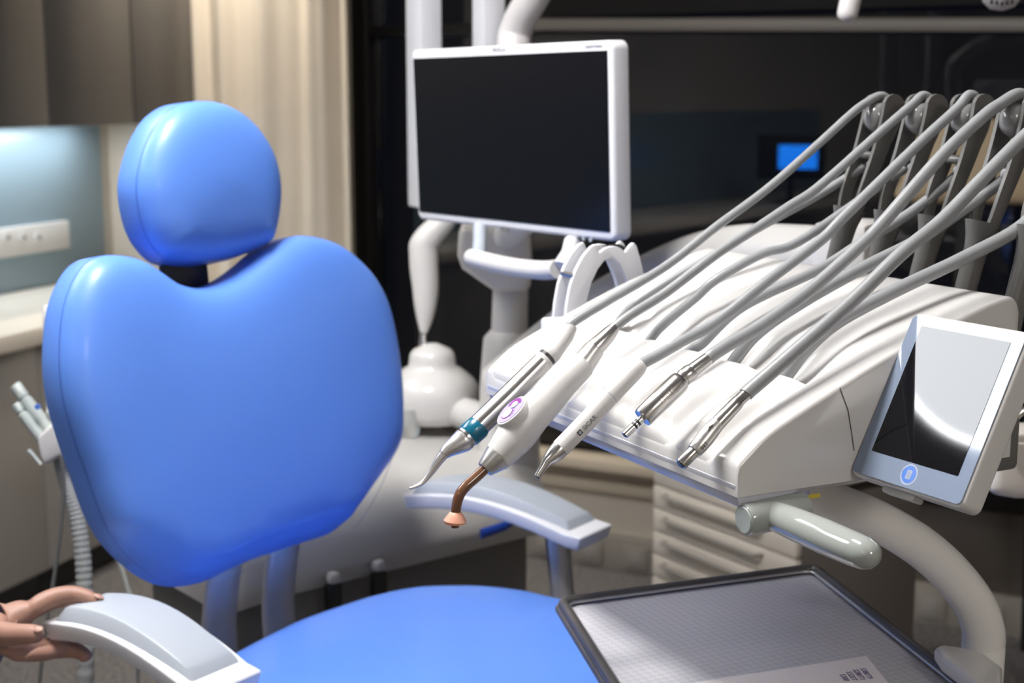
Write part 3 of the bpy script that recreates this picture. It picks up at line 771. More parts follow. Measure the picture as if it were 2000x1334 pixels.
_, fm = label_on(h, 'lettering', '@', 'black_print', (1126, 844), 19, .0001, .28)
k_ = .0021
prism('emblem', 'black_print', h, [(-k_, -k_), (k_, -k_), (k_, k_), (-k_, k_)], .0002, fm @ flat, 0)
prism('emblem_ring', 'greytop', h, [(math.cos(a) * .0014, math.sin(a) * .0014) for a in [k * math.pi / 10 for k in range(20)]], .0001, fm @ T(0, 0, .0003) @ flat, 0)
hose(h, t, [(1244,720),(1253,711),(1285,694),(1330,668),(1400,628),(1500,548),(1600,472),(1652,420),(1800,276),(1870,212)], [(1872,340),(1780,414),(1680,476),(1600,526),(1480,582),(1424,618),(1375,668),(1352,682)], .0050, 2)
# 4 micromotor
t = HT[3]; h = thing('micromotor', 'short thick steel micromotor with ringed drive shaft', 'handpiece', ip((1300, 770), t), HL)
hpart('shaft', 'chrome', h, t, [(1220,850,5),(1220,850,8),(1237,834,8.6),(1238,833,7.4),(1240,831,7.4),(1241,830,8.6),(1243,828,8.6),(1244,827,7.4),(1246,825,7.4),(1247,824,8.6),(1249,822,8.6),(1250,821,7),(1262,809,7.5)])
hpart('shaft_bore', 'dark', h, t, [(1219.2,850.8,5.4),(1222,848,5.4)])
hpart('shaft_ring', 'dark', h, t, [(1238,833,8),(1240,831,8)])
hpart('shaft_ring', 'dark', h, t, [(1244,827,8),(1246,825,8)])
b4 = hpart('motor_body', 'steel', h, t, [(1254,817,15),(1254.5,816.5,19.5),(1257,814,21),(1295,777,21.8),(1325,748,21.5),(1330,743,19.5),(1332,741,16)])
hpart('neck', 'steel', h, t, [(1330,743,15.5),(1334,739,15.5),(1335,738,17),(1347,729,17.5),(1351,726,17),(1352,725,15)])
hpart('connector', 'steel', h, t, [(1350,727,14.5),(1354,723,14.5),(1380,703,13.2),(1389,696,12.5),(1392,694,10)])
ax = axis((1255,816), (1330,743), t)
label_on(b4, 'engraving', 'OSUXI', 'engrave', (1297, 776), 21.8, .0052, .1)
hose(h, t, [(1383,701),(1392,693),(1425,672),(1480,640),(1580,568),(1680,480),(1720,440),(1840,304),(1920,228),(1950,206)], [(1960,352),(1840,438),(1780,476),(1680,526),(1560,594),(1480,650),(1436,702)], .0057, 3)
# 5 coupling
t = HT[4]; h = thing('turbine_coupling', 'long slender steel turbine coupling with open round end', 'handpiece', ip((1395, 830), t), HL)
hpart('coupling_end', 'steel', h, t, [(1330,907,8.5),(1329.5,907.5,11.8),(1331,906,12.8),(1357,880,13)])
hpart('bore', 'dark', h, t, [(1328.3,908.7,8.6),(1332,905,8.6)])
b5 = hpart('coupling_body', 'satin', h, t, [(1354,883,11),(1355,882,15),(1356,881,15.6),(1366,870,17),(1378,855,18),(1388,842,17.6),(1398,831,15.6),(1402,827,15.2),(1403,826,13.5)])
hpart('barrel', 'steel', h, t, [(1400,829,14.6),(1402,827,15.2),(1436,791,14.2),(1442,784,13.2),(1443,783,12.2),(1461,766,12.6),(1463,764,12.2),(1464,763,9)])
ax = axis((1355,882), (1402,827), t)
label_on(b5, 'engraving', '033', 'black_print', (1367, 869), 17, .0045, .45)
q = ip((1389, 842), t); n_ = (CAM - q).normalized(); n_ = (n_ - ax * n_.dot(ax)).normalized(); n_ = M.Rotation(-.25, 3, ax) @ n_
tube('release_tab', 'chrome', b5, [q + n_ * .0066 - ax * .003, q + n_ * .0076, q + n_ * .0066 + ax * .003], [.001, .0019, .001], 10)
hose(h, t, [(1457,770),(1464,763),(1500,732),(1560,680),(1660,592),(1760,496),(1840,430),(1920,348),(2000,268)], [(2000,438),(1880,505),(1760,562),(1640,626),(1575,682),(1535,735)], .0060, 4)
# ================================================================== control panel
tl, trr, br_, bl_ = V((.3239, 1.1439, 1.3292)), V((.3819, 1.0389, 1.3297)), V((.3277, 1.0082, 1.204)), V((.2696, 1.1133, 1.2034))
ctr = (tl + trr + br_ + bl_) / 4; tx = (trr - tl).normalized(); tz = (tl - bl_).normalized(); tn = tx.cross(tz); tn = tn if (CAM - ctr).dot(tn) > 0 else -tn
TW, TH = (trr - tl).length, (tl - bl_).length
TM = frame(ctr, tx, tn)          # local x right, y up, z towards the viewer
TMi = TM.inverted()
def tp(x, y): q = TMi @ on_plane(x, y, ctr, tn); return (q.x, q.y)

panel = thing('control_panel', 'white tablet-shaped control panel with round blue button and dark screen', 'control panel', ctr - tn * .02 - V((0, 0, TH / 2)))
prism('housing', 'white_matte', panel, rrect(TW, TH, .007), .021, TM @ T(0, 0, -.021) @ flat, .0028, 4)
g = prism('glass_front', 'panel_glass', panel, rrect(TW - .0052, TH - .0052, .0045), .0006, TM @ T(0, 0, .0005) @ flat, 0)
sc_ = [tp(*p_) for p_ in [(1804,637),(1974,671),(1874,933),(1704,879)]]
sx0 = (sc_[0][0] + sc_[3][0]) / 2; sx1 = (sc_[1][0] + sc_[2][0]) / 2; sy1 = (sc_[0][1] + sc_[1][1]) / 2; sy0 = (sc_[2][1] + sc_[3][1]) / 2
prism('screen', 'screen', panel, rrect(sx1 - sx0, sy1 - sy0, .0006, 2, (sx0 + sx1) / 2, (sy0 + sy1) / 2), .0004, TM @ T(0, 0, .0010) @ flat, 0)
bx, by = tp(1777, 928)
def circ(r, n=36): return [(bx + r * math.cos(2 * math.pi * k / n), by + r * math.sin(2 * math.pi * k / n)) for k in range(n)]
br0 = prism('button', 'button', panel, circ(.0068), .0004, TM @ T(0, 0, .0009) @ flat, 0)
rg = circ(.0083); rg2 = circ(.0076)
prism('button_ring', 'button_ring', br0, rg + rg[:1] + rg2[:1] + rg2[:0:-1], .0002, TM @ T(0, 0, .0010) @ flat, 0)
ro = rrect(.0052, .0074, .001, 3, bx, by); ri = rrect(.0042, .0064, .0007, 3, bx, by)
prism('button_symbol', 'button_ring', br0, ro + ro[:1] + ri[:1] + ri[:0:-1], .0002, TM @ T(0, 0, .0012) @ flat, 0)
box('rear_bracket', 'arm_white', panel, (.06, .05, .03), TM @ T(0, -.01, -.034), .006)
box('bottom_clip', 'white_matte', panel, (.035, .006, .012), TM @ T(-.01, -TH / 2 - .002, -.012), .002)
tube('mount', 'arm_white', panel, [TM @ V((0, 0, -.03)), TM @ V((0, -.005, -.05)), UF(.2, .01, 1.25)], .014, 12)
# ================================================================== tray arm, tray, paper
arm = thing('tray_arm', 'curved grey-white tube arm carrying the metal tray under the unit', 'arm', P(1915, 1330, 1.33))
ap = [((1560, 955), 1.24, 40), ((1635, 985), 1.255, 40), ((1705, 1013), 1.265, 40), ((1790, 1062), 1.275, 41), ((1855, 1118), 1.285, 41), ((1903, 1180), 1.292, 41), ((1920, 1228), 1.297, 41), ((1921, 1258), 1.30, 41)]
sp = spline([(*P(*c, d), r * d / F_PX) for c, d, r in ap], 8)
tube('curved_tube', 'arm_white', arm, [s[:3] for s in sp], [s[3] for s in sp], 32, sharp=60)
p0 = P(1921, 1256, 1.30); zt = p0.z
lathe('collar', 'arm_white', arm, p0 + V((0, 0, .004)), p0 - V((0, 0, .10)), [(0, .0192), (.02, .0192), (.03, .0186), (.05, .0186), (.06, .0192), (1, .0185)], 32)
TZ = 1.0
foot = [on_z(x, y, TZ + .018) for x, y in [(1826, 1262), (1838, 1256), (1880, 1262), (1925, 1275), (1958, 1300), (1958, 1345), (1930, 1350), (1880, 1312), (1840, 1282)]]
fo = foot[0]; prism('foot_plate', 'arm_white', arm, [((p_ - fo).x, (p_ - fo).y) for p_ in foot], .016, Tv(fo) @ M(((1, 0, 0, 0), (0, 0, 1, 0), (0, -1, 0, 0), (0, 0, 0, 1))), .005, 3)
c_ = [V((.049, 1.392, TZ)), V((.329, 1.498, TZ))]
vR = (V((.395, 1.174, TZ)) - c_[1]); vL = V((.089, 1.174, TZ)) - c_[0]
vv = V((.20, -.98, 0))
tc4 = [c_[0], c_[1], c_[1] + vR.normalized() * .42, c_[0] + vL.normalized() * .36]
tray = thing('instrument_tray', 'square grey metal tray with dark raised rim in the lower right corner', 'tray', (c_[0] + c_[1]) / 2 + vv * .2 - V((0, 0, .012)))
def inset(poly, k):
    c = sum(poly, V((0, 0, 0))) / 4; out = []
    for i in range(4):
        a, b, d = poly[i - 1], poly[i], poly[(i + 1) % 4]
        out.append(b + ((a - b).normalized() + (d - b).normalized()) * k)
    return out
def rounded(poly, r, n=5):
    o = []
    for i in range(len(poly)):
        a, b, d = poly[i - 1], poly[i], poly[(i + 1) % len(poly)]
        u = b + (a - b).normalized() * r; v = b + (d - b).normalized() * r
        for k in range(n + 1): f = k / n; o.append(u * (1 - f) ** 2 + b * 2 * f * (1 - f) + v * f * f)
    return o
def flatplate(name, m, par, pts, z0, z1):
    n = len(pts); vs = [(p_.x, p_.y, z0) for p_ in pts] + [(p_.x, p_.y, z1) for p_ in pts]
    return link(name, mesh_from(name, vs, [tuple(range(n))[::-1], tuple(range(n, 2 * n))] + [(i, (i + 1) % n, n + (i + 1) % n, n + i) for i in range(n)]), m, par)
flatplate('tray_floor', 'tray', tray, rounded(inset(tc4, .006), .008), TZ - .012, TZ - .009)
def rimloop(name, m, off, z, r, sx=1):
    lp = rounded(inset(tc4, off), .012); lp = [V((p_.x, p_.y, z)) for p_ in lp]; lp.append(lp[0]); 
    return tube(name, m, tray, lp, r, 10, sx, sharp=60, up=V((0, 0, 1)))
rimloop('rim', 'rim', .001, TZ - .005, .0052)
rimloop('rim_lip', 'satin', .0065, TZ - .0055, .0016)
rimloop('rim_edge', 'rim', -.003, TZ - .011, .004)
flatplate('tray_frame', 'rim', tray, rounded(inset(tc4, .003), .01), TZ - .020, TZ - .0125)
tube('tray_bracket', 'arm_white', tray, [on_z(1900, 1320, TZ - .022), on_z(1780, 1330, TZ - .022)], .009, 10)
paper = thing('paper_card', 'folded white paper card printed with violet codes on the tray', 'paper', on_z(1550, 1330, TZ - .009))
pz = TZ - .0085
pa, pb = on_z(1318, 1340, pz), on_z(1692, 1282, pz); pd = on_z(1740, 1340, pz) - pb
pdir = (pb - pa).normalized(); pdn = pd.normalized()
pq = [pa, pb, pb + pdn * .14, pa + pdn * .14]
flatplate('sheet', 'paper', paper, pq, pz, pz + .0005)
flatplate('fold', 'paper', paper, [pa + pdir * .045, pa + pdir * .078, pa + pdir * .078 + pdn * .14, pa + pdir * .045 + pdn * .14], pz + .0005, pz + .0009)
for i, s_ in enumerate(['S380T9', 'S280T1', 'S320T', 'S300']):
    q = on_z(1683 - i * 14.2, 1304 + i * 2.6, pz + .0008)
    xd = pdn; dr = text('lettering', s_, 'ink', paper, q + xd * .013, xd, V((0, 0, 1)), .0078, .00005)
# ================================================================== wall-side monitor on the column
mtl, mtr, mbr, mbl = V((-.1547, 2.2329, 1.5708)), V((.1274, 1.8609, 1.5719)), V((.1351, 1.8659, 1.3136)), V((-.1471, 2.2379, 1.3125))
mc = (mtl + mtr + mbr + mbl) / 4; mx = (mtr - mtl).normalized(); mz = (mtl - mbl).normalized(); mn = mx.cross(mz); mn = mn if (CAM - mc).dot(mn) > 0 else -mn
MW, MH = (mtr - mtl).length, (mtl - mbl).length
MMx = frame(mc, mx, mn); MMi = MMx.inverted()
def mp(x, y): q = MMi @ on_plane(x, y, mc, mn); return (q.x, q.y)
mon = thing('wall_monitor', 'white-framed flat monitor with blank dark screen and white handle below', 'monitor', mc - V((0, 0, MH / 2)))
prism('housing', 'cool_white', mon, rrect(MW, MH, .012), .030, MMx @ T(0, 0, -.030) @ flat, .005, 3)
s4 = [mp(*p_) for p_ in [(806,113),(1188,100),(1192,460),(822,408)]]
sx0, sx1 = (s4[0][0] + s4[3][0]) / 2, (s4[1][0] + s4[2][0]) / 2; sy0, sy1 = (s4[2][1] + s4[3][1]) / 2, (s4[0][1] + s4[1][1]) / 2
prism('screen', 'monitor_screen', mon, rrect(sx1 - sx0, sy1 - sy0, .001, 2, (sx0 + sx1) / 2, (sy0 + sy1) / 2), .0006, MMx @ T(0, 0, .0005) @ flat, 0)
def mtext(s_, x, y, size):
    u, v = mp(x, y); return text('lettering', s_, 'print', mon, MMx @ V((u, v, .0006)), mx, mn, size, .0001)
mtext('MEDICAL', 975, 97, .0085); mtext('Digital Display', 1160, 90, .0062); mtext('MD20', 987, 449, .0085)
for k in range(4):
    u, v = mp(1112 + k * 14, 462 + k * 2); lathe('key', 'greytop', mon, MMx @ V((u, v, 0)), MMx @ V((u, v, .0012)), [(0, .0028), (1, .0028)], 12)
def m3(x, y, off): return on_plane(x, y, mc + mn * off, mn)
hp_ = [(918, 502), (960, 513), (1010, 523), (1060, 528), (1088, 526)]
hh = tube('handle', 'white_matte', mon, spline([tuple(m3(*p_, .035)) for p_ in hp_], 5), [.0115] + [.013] * 19 + [.0125], 18, 1.0)
tube('handle_upright', 'greytop', hh, [m3(937, 440, .0), m3(937, 470, .012), m3(935, 500, .032)], .010, 12)
tube('handle_upright', 'cool_white', hh, [m3(1118, 470, .0), m3(1112, 495, .012), m3(1095, 522, .033)], .011, 12)
# monitor column
col = thing('unit_column', 'white column carrying the monitor behind the armrest', 'column', V((P(988, 900, 2.5).x, P(988, 900, 2.5).y, .0)))
nk = [(897,440),(893,500),(902,527),(966,572),(1036,572),(1040,520),(1036,440)]
no = P(970, 520, 2.34); nkm = frame(no, V((1, 0, 0)), V((0, 0, 1)))
nkl = [((P(x, y, 2.34) - no).x, (P(x, y, 2.34) - no).z) for x, y in nk]
prism('neck', 'beige_white', col, nkl, .12, nkm, .012, 3)
cx_, cy_ = P(995, 640, 2.44).x, P(995, 640, 2.44).y
def cz(y): return P(995, y, 2.44).z
tube('post', 'white_matte', col, [(cx_ + .002, cy_, cz(560)), (cx_, cy_, cz(650))], [.030, .031], 20)
q = [(645, .033), (660, .044), (700, .047), (760, .051), (860, .052), (960, .054)]
lathe('pedestal', 'white_matte', col, (cx_, cy_, cz(645)), (cx_, cy_, cz(1010)), [((cz(645) - cz(y)) / (cz(645) - cz(1010)), r) for y, r in q] + [(1, .055)], 32)
box('monitor_bracket', 'arm_white', col, (.06, .10, .07), Tv((mc - mn * .075)) @ M.Rotation(math.atan2(mx.y, mx.x), 4, 'Z'), .008)
tube('monitor_stem', 'arm_white', col, [mc - mn * .08, mc - mn * .1 - V((0, 0, .08)), no + V((.0, .06, .03))], .024, 14)
# big swinging support arm behind the unit
sa = thing('swing_arm', 'thick grey-white swing arm arching from the column behind the delivery unit', 'arm', P(985, 760, 2.36))
pts = [((985, 765), 2.34, 62), ((1060, 705), 2.28, 66), ((1150, 640), 2.2, 70), ((1250, 580), 2.10, 72), ((1350, 535), 2.0, 74), ((1450, 512), 1.92, 74), ((1560, 512), 1.85, 74), ((1640, 518), 1.80, 74)]
sp = spline([(*P(*c, d), r * d / F_PX) for c, d, r in pts], 6)
tube('arm_shell', 'base_white', sa, [s[:3] for s in sp], [s[3] for s in sp], 30, .8, up=V((0, 0, 1)), sharp=60)
q = P(1655, 500, 1.79); box('end_cover', 'white_matte', sa, (.07, .09, .09), Tv(q) @ M.Rotation(-.5, 4, 'Z'), .012)
tube('unit_coupling', 'arm_white', sa, [q - V((0, 0, .02)), q - V((0, 0, .18)), UF(.24, .25, 1.16), UF(.2, .22, 1.19)], .03, 16)
# dome support with tapered arm
ds = thing('assistant_arm', 'white dome hub with slim tapered upright arm beside the monitor', 'arm', P(845, 830, 2.6))
dc = P(845, 760, 2.6)
def dz(y): return P(845, y, 2.6).z
lathe('hub', 'white_lacquer' if 'white_lacquer' in MT else 'white', ds, (dc.x, dc.y, dz(822)), (dc.x, dc.y, dz(668)), [((y - 822) / (668 - 822), r) for y, r in [(822, .055), (818, .074), (800, .082), (770, .0845), (752, .083), (738, .074), (725, .060), (716, .049), (712, .043), (700, .042), (688, .040), (680, .034), (674, .022), (668, .010)]], 40, 60)
def seq(name, m, prs, d, par, seg=24): 
    q = spline([(*P(x, y, d), r * d / F_PX) for x, y, r in prs], 5); return tube(name, m, par, [v[:3] for v in q], [v[3] for v in q], seg, sharp=60)
seq('rod', 'chrome', [(827,685,10),(827,668,8),(827,645,6)], 2.6, ds)
seq('tapered_arm', 'white_matte', [(827,655,4),(828,645,9),(830,620,17),(831,590,23),(831,560,26),(828,520,28),(827,485,28)], 2.6, ds)
seq('elbow', 'white_matte', [(826,495,27),(828,478,28),(845,455,26),(868,432,22),(885,410,18)], 2.6, ds)
seq('upper_link', 'white_matte', [(885,412,18),(900,380,18),(935,330,20),(955,300,20)], 2.58, ds)
seq('glass_bowl', 'cupglass', [(792,800,34),(792,830,31),(788,858,22),(780,880,12),(776,888,6)], 2.55, ds)
tube('hub_bracket', 'white_matte', ds, [(dc.x, dc.y, dz(790)), (cx_, cy_, dz(800))], .028, 12)
# ceiling columns and lamp arm behind the monitor
lc = thing('ceiling_column', 'white square column hanging from the ceiling left of the monitor', 'column', P(831, 405, 2.75))
q = P(831, 405, 2.75); z0 = q.z
cm = T(q.x, q.y, 0) @ M.Rotation(math.radians(-62), 4, 'Z')
box('shaft', 'cool_white', lc, (.072, .045, CEIL - z0), cm @ T(0, 0, (CEIL + z0) / 2), .006)
lc2 = thing('lamp_post', 'white square post behind the top of the monitor', 'post', P(955, 300, 2.62))
q2 = P(955, 300, 2.62)
box('shaft', 'cool_white', lc2, (.05, .045, CEIL - q2.z), T(q2.x, q2.y, (CEIL + q2.z) / 2) @ M.Rotation(math.radians(-62), 4, 'Z'), .006)
ol_ = thing('operating_lamp', 'white operating lamp on a bent tube arm, only handle tips showing at top right', 'lamp', P(1000, 110, 2.5))
lp = [(*P(1003, 300, 2.52), .030), (*P(1003, 110, 2.52), .030), (*P(1008, 60, 2.52), .029), (*P(1035, 5, 2.48), .028), (*P(1090, -60, 2.42), .027), (*P(1250, -130, 2.3), .026), (*P(1500, -190, 2.15), .025), (*P(1800, -200, 2.0), .025)]
sp = spline(lp, 7); tube('lamp_arm', 'lamp_body', ol_, [s[:3] for s in sp], [s[3] for s in sp], 22, sharp=60)
hc = P(1800, -160, 2.0)
lathe('lamp_head', 'lamp_body', ol_, hc + V((0, 0, .05)), hc - V((.02, .0, .02)), [(0, .03), (.3, .10), (.8, .115), (1, .10)], 32)
tube('lamp_handle', 'lamp_body', ol_, [P(1690, -130, 2.0), P(1672, -60, 2.0), P(1661, 0, 2.0), P(1655, 28, 2.0), P(1653, 36, 2.0), P(1652, 42, 2.0)], [.014, .0145, .0148, .0145, .012, .005], 16)
lathe('lamp_knob', 'lamp_body', ol_, P(1955, -110, 2.0), P(1957, 20, 2.0), [(0, .012), (.6, .02), (.75, .026), (.85, .026), (.95, .018), (1, .004)], 20)
for k in range(5): lathe('knob_groove', 'dark', ol_, P(1937 + k * 10, 2 + (2 - abs(k - 2)) * 1.5, 1.975), P(1937 + k * 10, 6 + (2 - abs(k - 2)) * 1.5, 1.972), [(0, .002), (1, .002)], 8)
# round examination lamp that the control panel mirrors
q = on_plane(1964, 666, ctr, tn); rr_ = (q - CAM).normalized(); rf = (rr_ - 2 * rr_.dot(tn) * tn).normalized()
tt = 2.0
ec = q + rf * tt
ed_ = -rf
el = thing('examination_lamp', 'round examination lamp left of the view, mirrored in the control panel', 'lamp', ec)
ra = .073 * ((q - CAM).length + tt)
lathe('lamp_shell', 'lamp_body', el, ec + rf * .07, ec - rf * .004, [(0, .03), (.15, ra * .7), (.6, ra * 1.04), (1, ra * 1.06)], 40)
lathe('lamp_glass', 'lamp', el, ec - rf * .0045, ec - rf * .010, [(0, ra * .93), (1, ra * .93)], 48)
lathe('lamp_rim', 'lamprim', el, ec - rf * .0045, ec - rf * .009, [(0, ra), (1, ra), (1, ra * .935)], 48)
tube('ceiling_arm', 'lamp_body', el, [ec + rf * .07, ec + rf * .16 + V((0, 0, .05)), V((ec.x + rf.x * .2, ec.y + rf.y * .2, ec.z + .25)), V((ec.x + rf.x * .2, ec.y + rf.y * .2, CEIL))], .018, 14)
# ================================================================== unit base behind the seat
ubx = thing('unit_base', 'large grey-white console with a blue badge behind the chair seat', 'console', V((-.3, 2.4, 0)))
g0, g1 = P(556, 1156, 2.12), P(1050, 1035, 2.42)
gz = (g0.z + g1.z) / 2; gd = V((g1.x - g0.x, g1.y - g0.y, 0)); GL = gd.length; gd.normalize(); gn = V((-gd.y, gd.x, 0))      # gn points away from the viewer
GO = V((g0.x, g0.y, 0))
def GP(a, b, z): return GO + gd * a + gn * b + V((0, 0, z))
GMx = M(((gd.x, gn.x, 0, GO.x), (gd.y, gn.y, 0, GO.y), (0, 0, 1, 0), (0, 0, 0, 1)))
side_ = spline([(0, gz), (-.012, gz + .03), (.0, gz + .075), (.04, gz + .115), (.12, gz + .128), (.30, gz + .13)], 5)
# shell: side profile (b,z) swept along a
prf = [(b, z) for b, z in side_] + [(.34, gz + .10), (.34, gz)]
vs, fs = [], []
nA = 20
for i in range(nA + 1):
    a = -.1 + (GL + .115) * i / nA; tp_ = 1 - .55 * sm(.75, 1.02, i / nA) * 0
    for b, z in prf: vs.append(GP(a, b, z - .03 * ((i / nA - .55) * 1.3) ** 2))
k = len(prf)
for i in range(nA):
    for j in range(k): fs.append((i * k + j, i * k + (j + 1) % k, (i + 1) * k + (j + 1) % k, (i + 1) * k + j))
fs.append(tuple(range(k))); fs.append(tuple(nA * k + j for j in range(k))[::-1])
link('shell', mesh_from('shell', vs, fs, 45), 'base_white', ubx)
box('base_cabinet_body', 'base_dark', ubx, (GL + .08, .28, gz), GMx @ T(GL / 2 - .03, .175, gz / 2), .01)
box('shell_lip', 'base_white', ubx, (GL + .08, .012, .012), GMx @ T(GL / 2 - .05, .01, gz - .004), .003)
bq0 = on_plane(940, 1043, GP(0, -.014, 0), gn); bq1 = on_plane(1003, 1022, GP(0, -.014, 0), gn)
tube('badge', 'badge', ubx, [bq0, bq0.lerp(bq1, .7), bq1 + V((0, 0, .004))], [.0085, .008, .007], 10, .4, up=V((0, 0, 1)))
for (x, y) in ((650, 1128), (739, 1104)):
    a = on_plane(x, y, GP(0, -.02, 0), gn)
    box('hinge_cap', 'base_white', ubx, (.019, .02, .018), frame(a, gd, V((0, 0, 1))), .006)
    box('hinge_post', 'dark', ubx, (.024, .016, .10), frame(a - V((0, 0, .06)), gd, V((0, 0, 1))), .003)
# ================================================================== drawer cart
K0 = P(1275, 1000, 3.2); KD = V((.545, -.84, 0)).normalized(); KS = V((-KD.y, KD.x, 0))
KO = V((K0.x, K0.y, 0)); KW, KDp, KH = .452, .33, .735
KM = M(((KD.x, KS.x, 0, KO.x), (KD.y, KS.y, 0, KO.y), (0, 0, 1, 0), (0, 0, 0, 1)))
cart = thing('drawer_cart', 'white drawer cart with taupe side standing behind the tray', 'cabinet', KO + KD * KW / 2 + KS * KDp / 2)
box('carcass', 'cart', cart, (KW, KDp, KH - .08), KM @ T(KW / 2, KDp / 2 + .02, (KH + .04) / 2), .003)
box('cart_top', 'drawer', cart, (KW + .01, KDp + .03, .02), KM @ T(KW / 2, KDp / 2 + .01, KH + .01), .004)
zz = [on_plane(1275, y, KO, KS).z for y in (952, 1000, 1048, 1094, 1142)]
zz = [KH - .003] + [zz[0] - .053 * k + .01 for k in range(0, 6)]
for k in range(len(zz) - 1):
    h_ = zz[k] - zz[k + 1] - .004; zc = (zz[k] + zz[k + 1]) / 2
    dr = box('drawer', 'drawer', cart, (KW - .004, .018, h_), KM @ T(KW / 2, .008, zc), .003)
    if k: tube('drawer_handle', 'grip', dr, [KM @ V((.05, 0, zc + .012)), KM @ V((.055, -.018, zc + .012)), KM @ V((KW - .10, -.018, zc + .012)), KM @ V((KW - .095, 0, zc + .012))], .0048, 8)
for a in (.04, KW - .04):
    for b in (.05, KDp - .04):
        c = KM @ V((a, b, 0)); lathe('castor', 'dark', cart, V((c.x, c.y, .08)), V((c.x, c.y, 0)), [(0, .012), (.3, .025), (1, .025)], 12)
# ================================================================== white holder with chrome rod at the right edge
wh = thing('rod_stand', 'white rounded holder with a chrome rod at the right picture edge', 'stand', P(2010, 975, 1.62))
wc = P(2030, 900, 1.62)
prism('holder_body', 'beige_white', wh, [((P(x, y, 1.62) - wc).x, (P(x, y, 1.62) - wc).z) for x, y in [(1937, 972), (1942, 940), (1950, 880), (1955, 850), (2110, 850), (2115, 975), (2080, 984), (1990, 982)]], .08, Tv(wc), .012, 4)
q = P(1979, 886, 1.625) + V((0, .0, 0))
tube('rod', 'chrome', wh, spline([tuple(P(1977, 888, 1.615)), tuple(P(1980, 840, 1.615)), tuple(P(1984, 815, 1.615)), tuple(P(2003, 800, 1.615)), tuple(P(2030, 797, 1.615))], 6), .0042, 12)
tube('holder_stem', 'beige_white', wh, [wc + V((.04, .04, .0)), wc + V((.12, .04, .0)), V((wc.x + .3, wc.y + .1, wc.z - .2)), V((wc.x + .35, wc.y + .1, 0))], .02, 16)
# ================================================================== cream chair by the window
cb = thing('visitor_chair', 'cream leather chair with rounded back behind the hose arms', 'chair', V((P(1900, 400, 3.55).x, P(1900, 400, 3.55).y + .2, 0)))
bo_ = P(1905, 320, 3.55)
vo = [((P(x, y, 3.55) - bo_).x, (P(x, y, 3.55) - bo_).z) for x, y in [(1762,392),(1764,345),(1778,290),(1805,252),(1850,233),(1905,229),(1960,236),(2010,260),(2040,310),(2048,392),(1905,398)]]
CM_ = frame(bo_, V((1, 0, 0)), V((0, -1, 0)))
cushion('backrest', 'cream', cb, vo, [(0, -.01), (0, .005), (.004, .018), (.012, .028), (.025, .034)], CM_, -.03, None, .01, 120)
sq = V((bo_.x, bo_.y + .0, .62))
prism('seat', 'dark', cb, rrect(.42, .42, .08), .07, Tv(V((bo_.x, bo_.y - .02, .62))) @ flat, .015)
tube('back_bracket', 'dark', cb, [bo_ + V((0, .04, -.02)), V((bo_.x, bo_.y + .06, .9)), V((bo_.x, bo_.y - .05, .6))], .025, 10)
for sx in (-.235, .235):
    for sy in (-.17, .17): tube('leg', 'dark', cb, [V((bo_.x + sx, bo_.y - .02 + sy, .62)), V((bo_.x + sx * 1.1, bo_.y - .02 + sy * 1.1, .0))], [.011, .009], 8)
# ================================================================== suction holder behind the chair, left
so = thing('suction_holder', 'white suction holder with two grey-green suction tips left of the chair', 'suction holder', V((P(110, 880, 1.98).x, P(110, 880, 1.98).y, .0)))
D = 1.98
so_c = P(100, 870, D); 
blk = [((P(x, y, D) - so_c).x, (P(x, y, D) - so_c).z) for x, y in [(73, 868), (76, 852), (90, 838), (107, 823), (140, 812), (150, 880), (126, 888), (84, 912), (76, 893)]]
prism('block', 'white_matte', so, blk, .05, Tv(so_c), .005, 3)
def sseq(name, m, prs, d, par): q = [(*P(x, y, d), r * d / F_PX) for x, y, r in prs]; return tube(name, m, par, [v[:3] for v in q], [v[3] for v in q], 18, sharp=40)
sseq('suction_tip', 'suction', [(29,753,11),(30,754,12.5),(46,776,12),(47,777,10),(49,780,10),(50,781,12.5),(100,846,13.5)], D + .02, so)
sseq('suction_tip', 'suction', [(30,790,8),(31,791,9.5),(40,804,9),(41,805,7.5),(43,808,7.5),(45,810,10.5),(88,866,11)], D + .01, so)
q = P(74, 794, D - .002); lathe('valve_dot', 'button', so, q, q + V((0, -.003, 0)), [(0, .004), (1, .004)], 12)
sseq('lever', 'suction', [(55,880,5),(62,886,4),(80,908,4)], D, so)
sseq('knob', 'white_matte', [(97,801,4),(96,803,9),(108,812,9)], D + .02, so)
sseq('upright', 'white_matte', [(91,596,6),(91,600,8),(92,640,8),(100,820,8)], D + .03, so)
qs = spline([(*P(x, y, d), .0112) for x, y, d in [(118,888,D+.03),(124,920,D+.03),(136,960,D+.03),(150,1010,D+.03),(161,1080,D+.03),(166,1170,D+.03),(168,1300,D+.03),(160,1500,D+.03)]], 26)
rads = [v[3] * (1 + .045 * (1 if (i // 2) % 2 else -1)) for i, v in enumerate(qs)]
tube('suction_hose', 'ribbed', so, [v[:3] for v in qs], rads, 16, sharp=70)
sseq2 = spline([(*P(x, y, D), .002) for x, y in [(118,890),(124,925),(124,965),(118,1040),(104,1139),(90,1220),(82,1287),(70,1400)]], 8)
tube('thin_cable', 'cable', so, [v[:3] for v in sseq2], .0028, 8, sharp=80)
tube('holder_arm', 'white_matte', so, [P(130, 860, D + .04), P(220, 850, D + .10), P(450, 860, 2.5), P(700, 930, 2.85)], .02, 12)
cq = spline([tuple(P(225, 1085, 2.45)), tuple(P(238, 1110, 2.45)), tuple(P(250, 1150, 2.45)), tuple(P(262, 1190, 2.45)), tuple(P(268, 1300, 2.5))], 6)
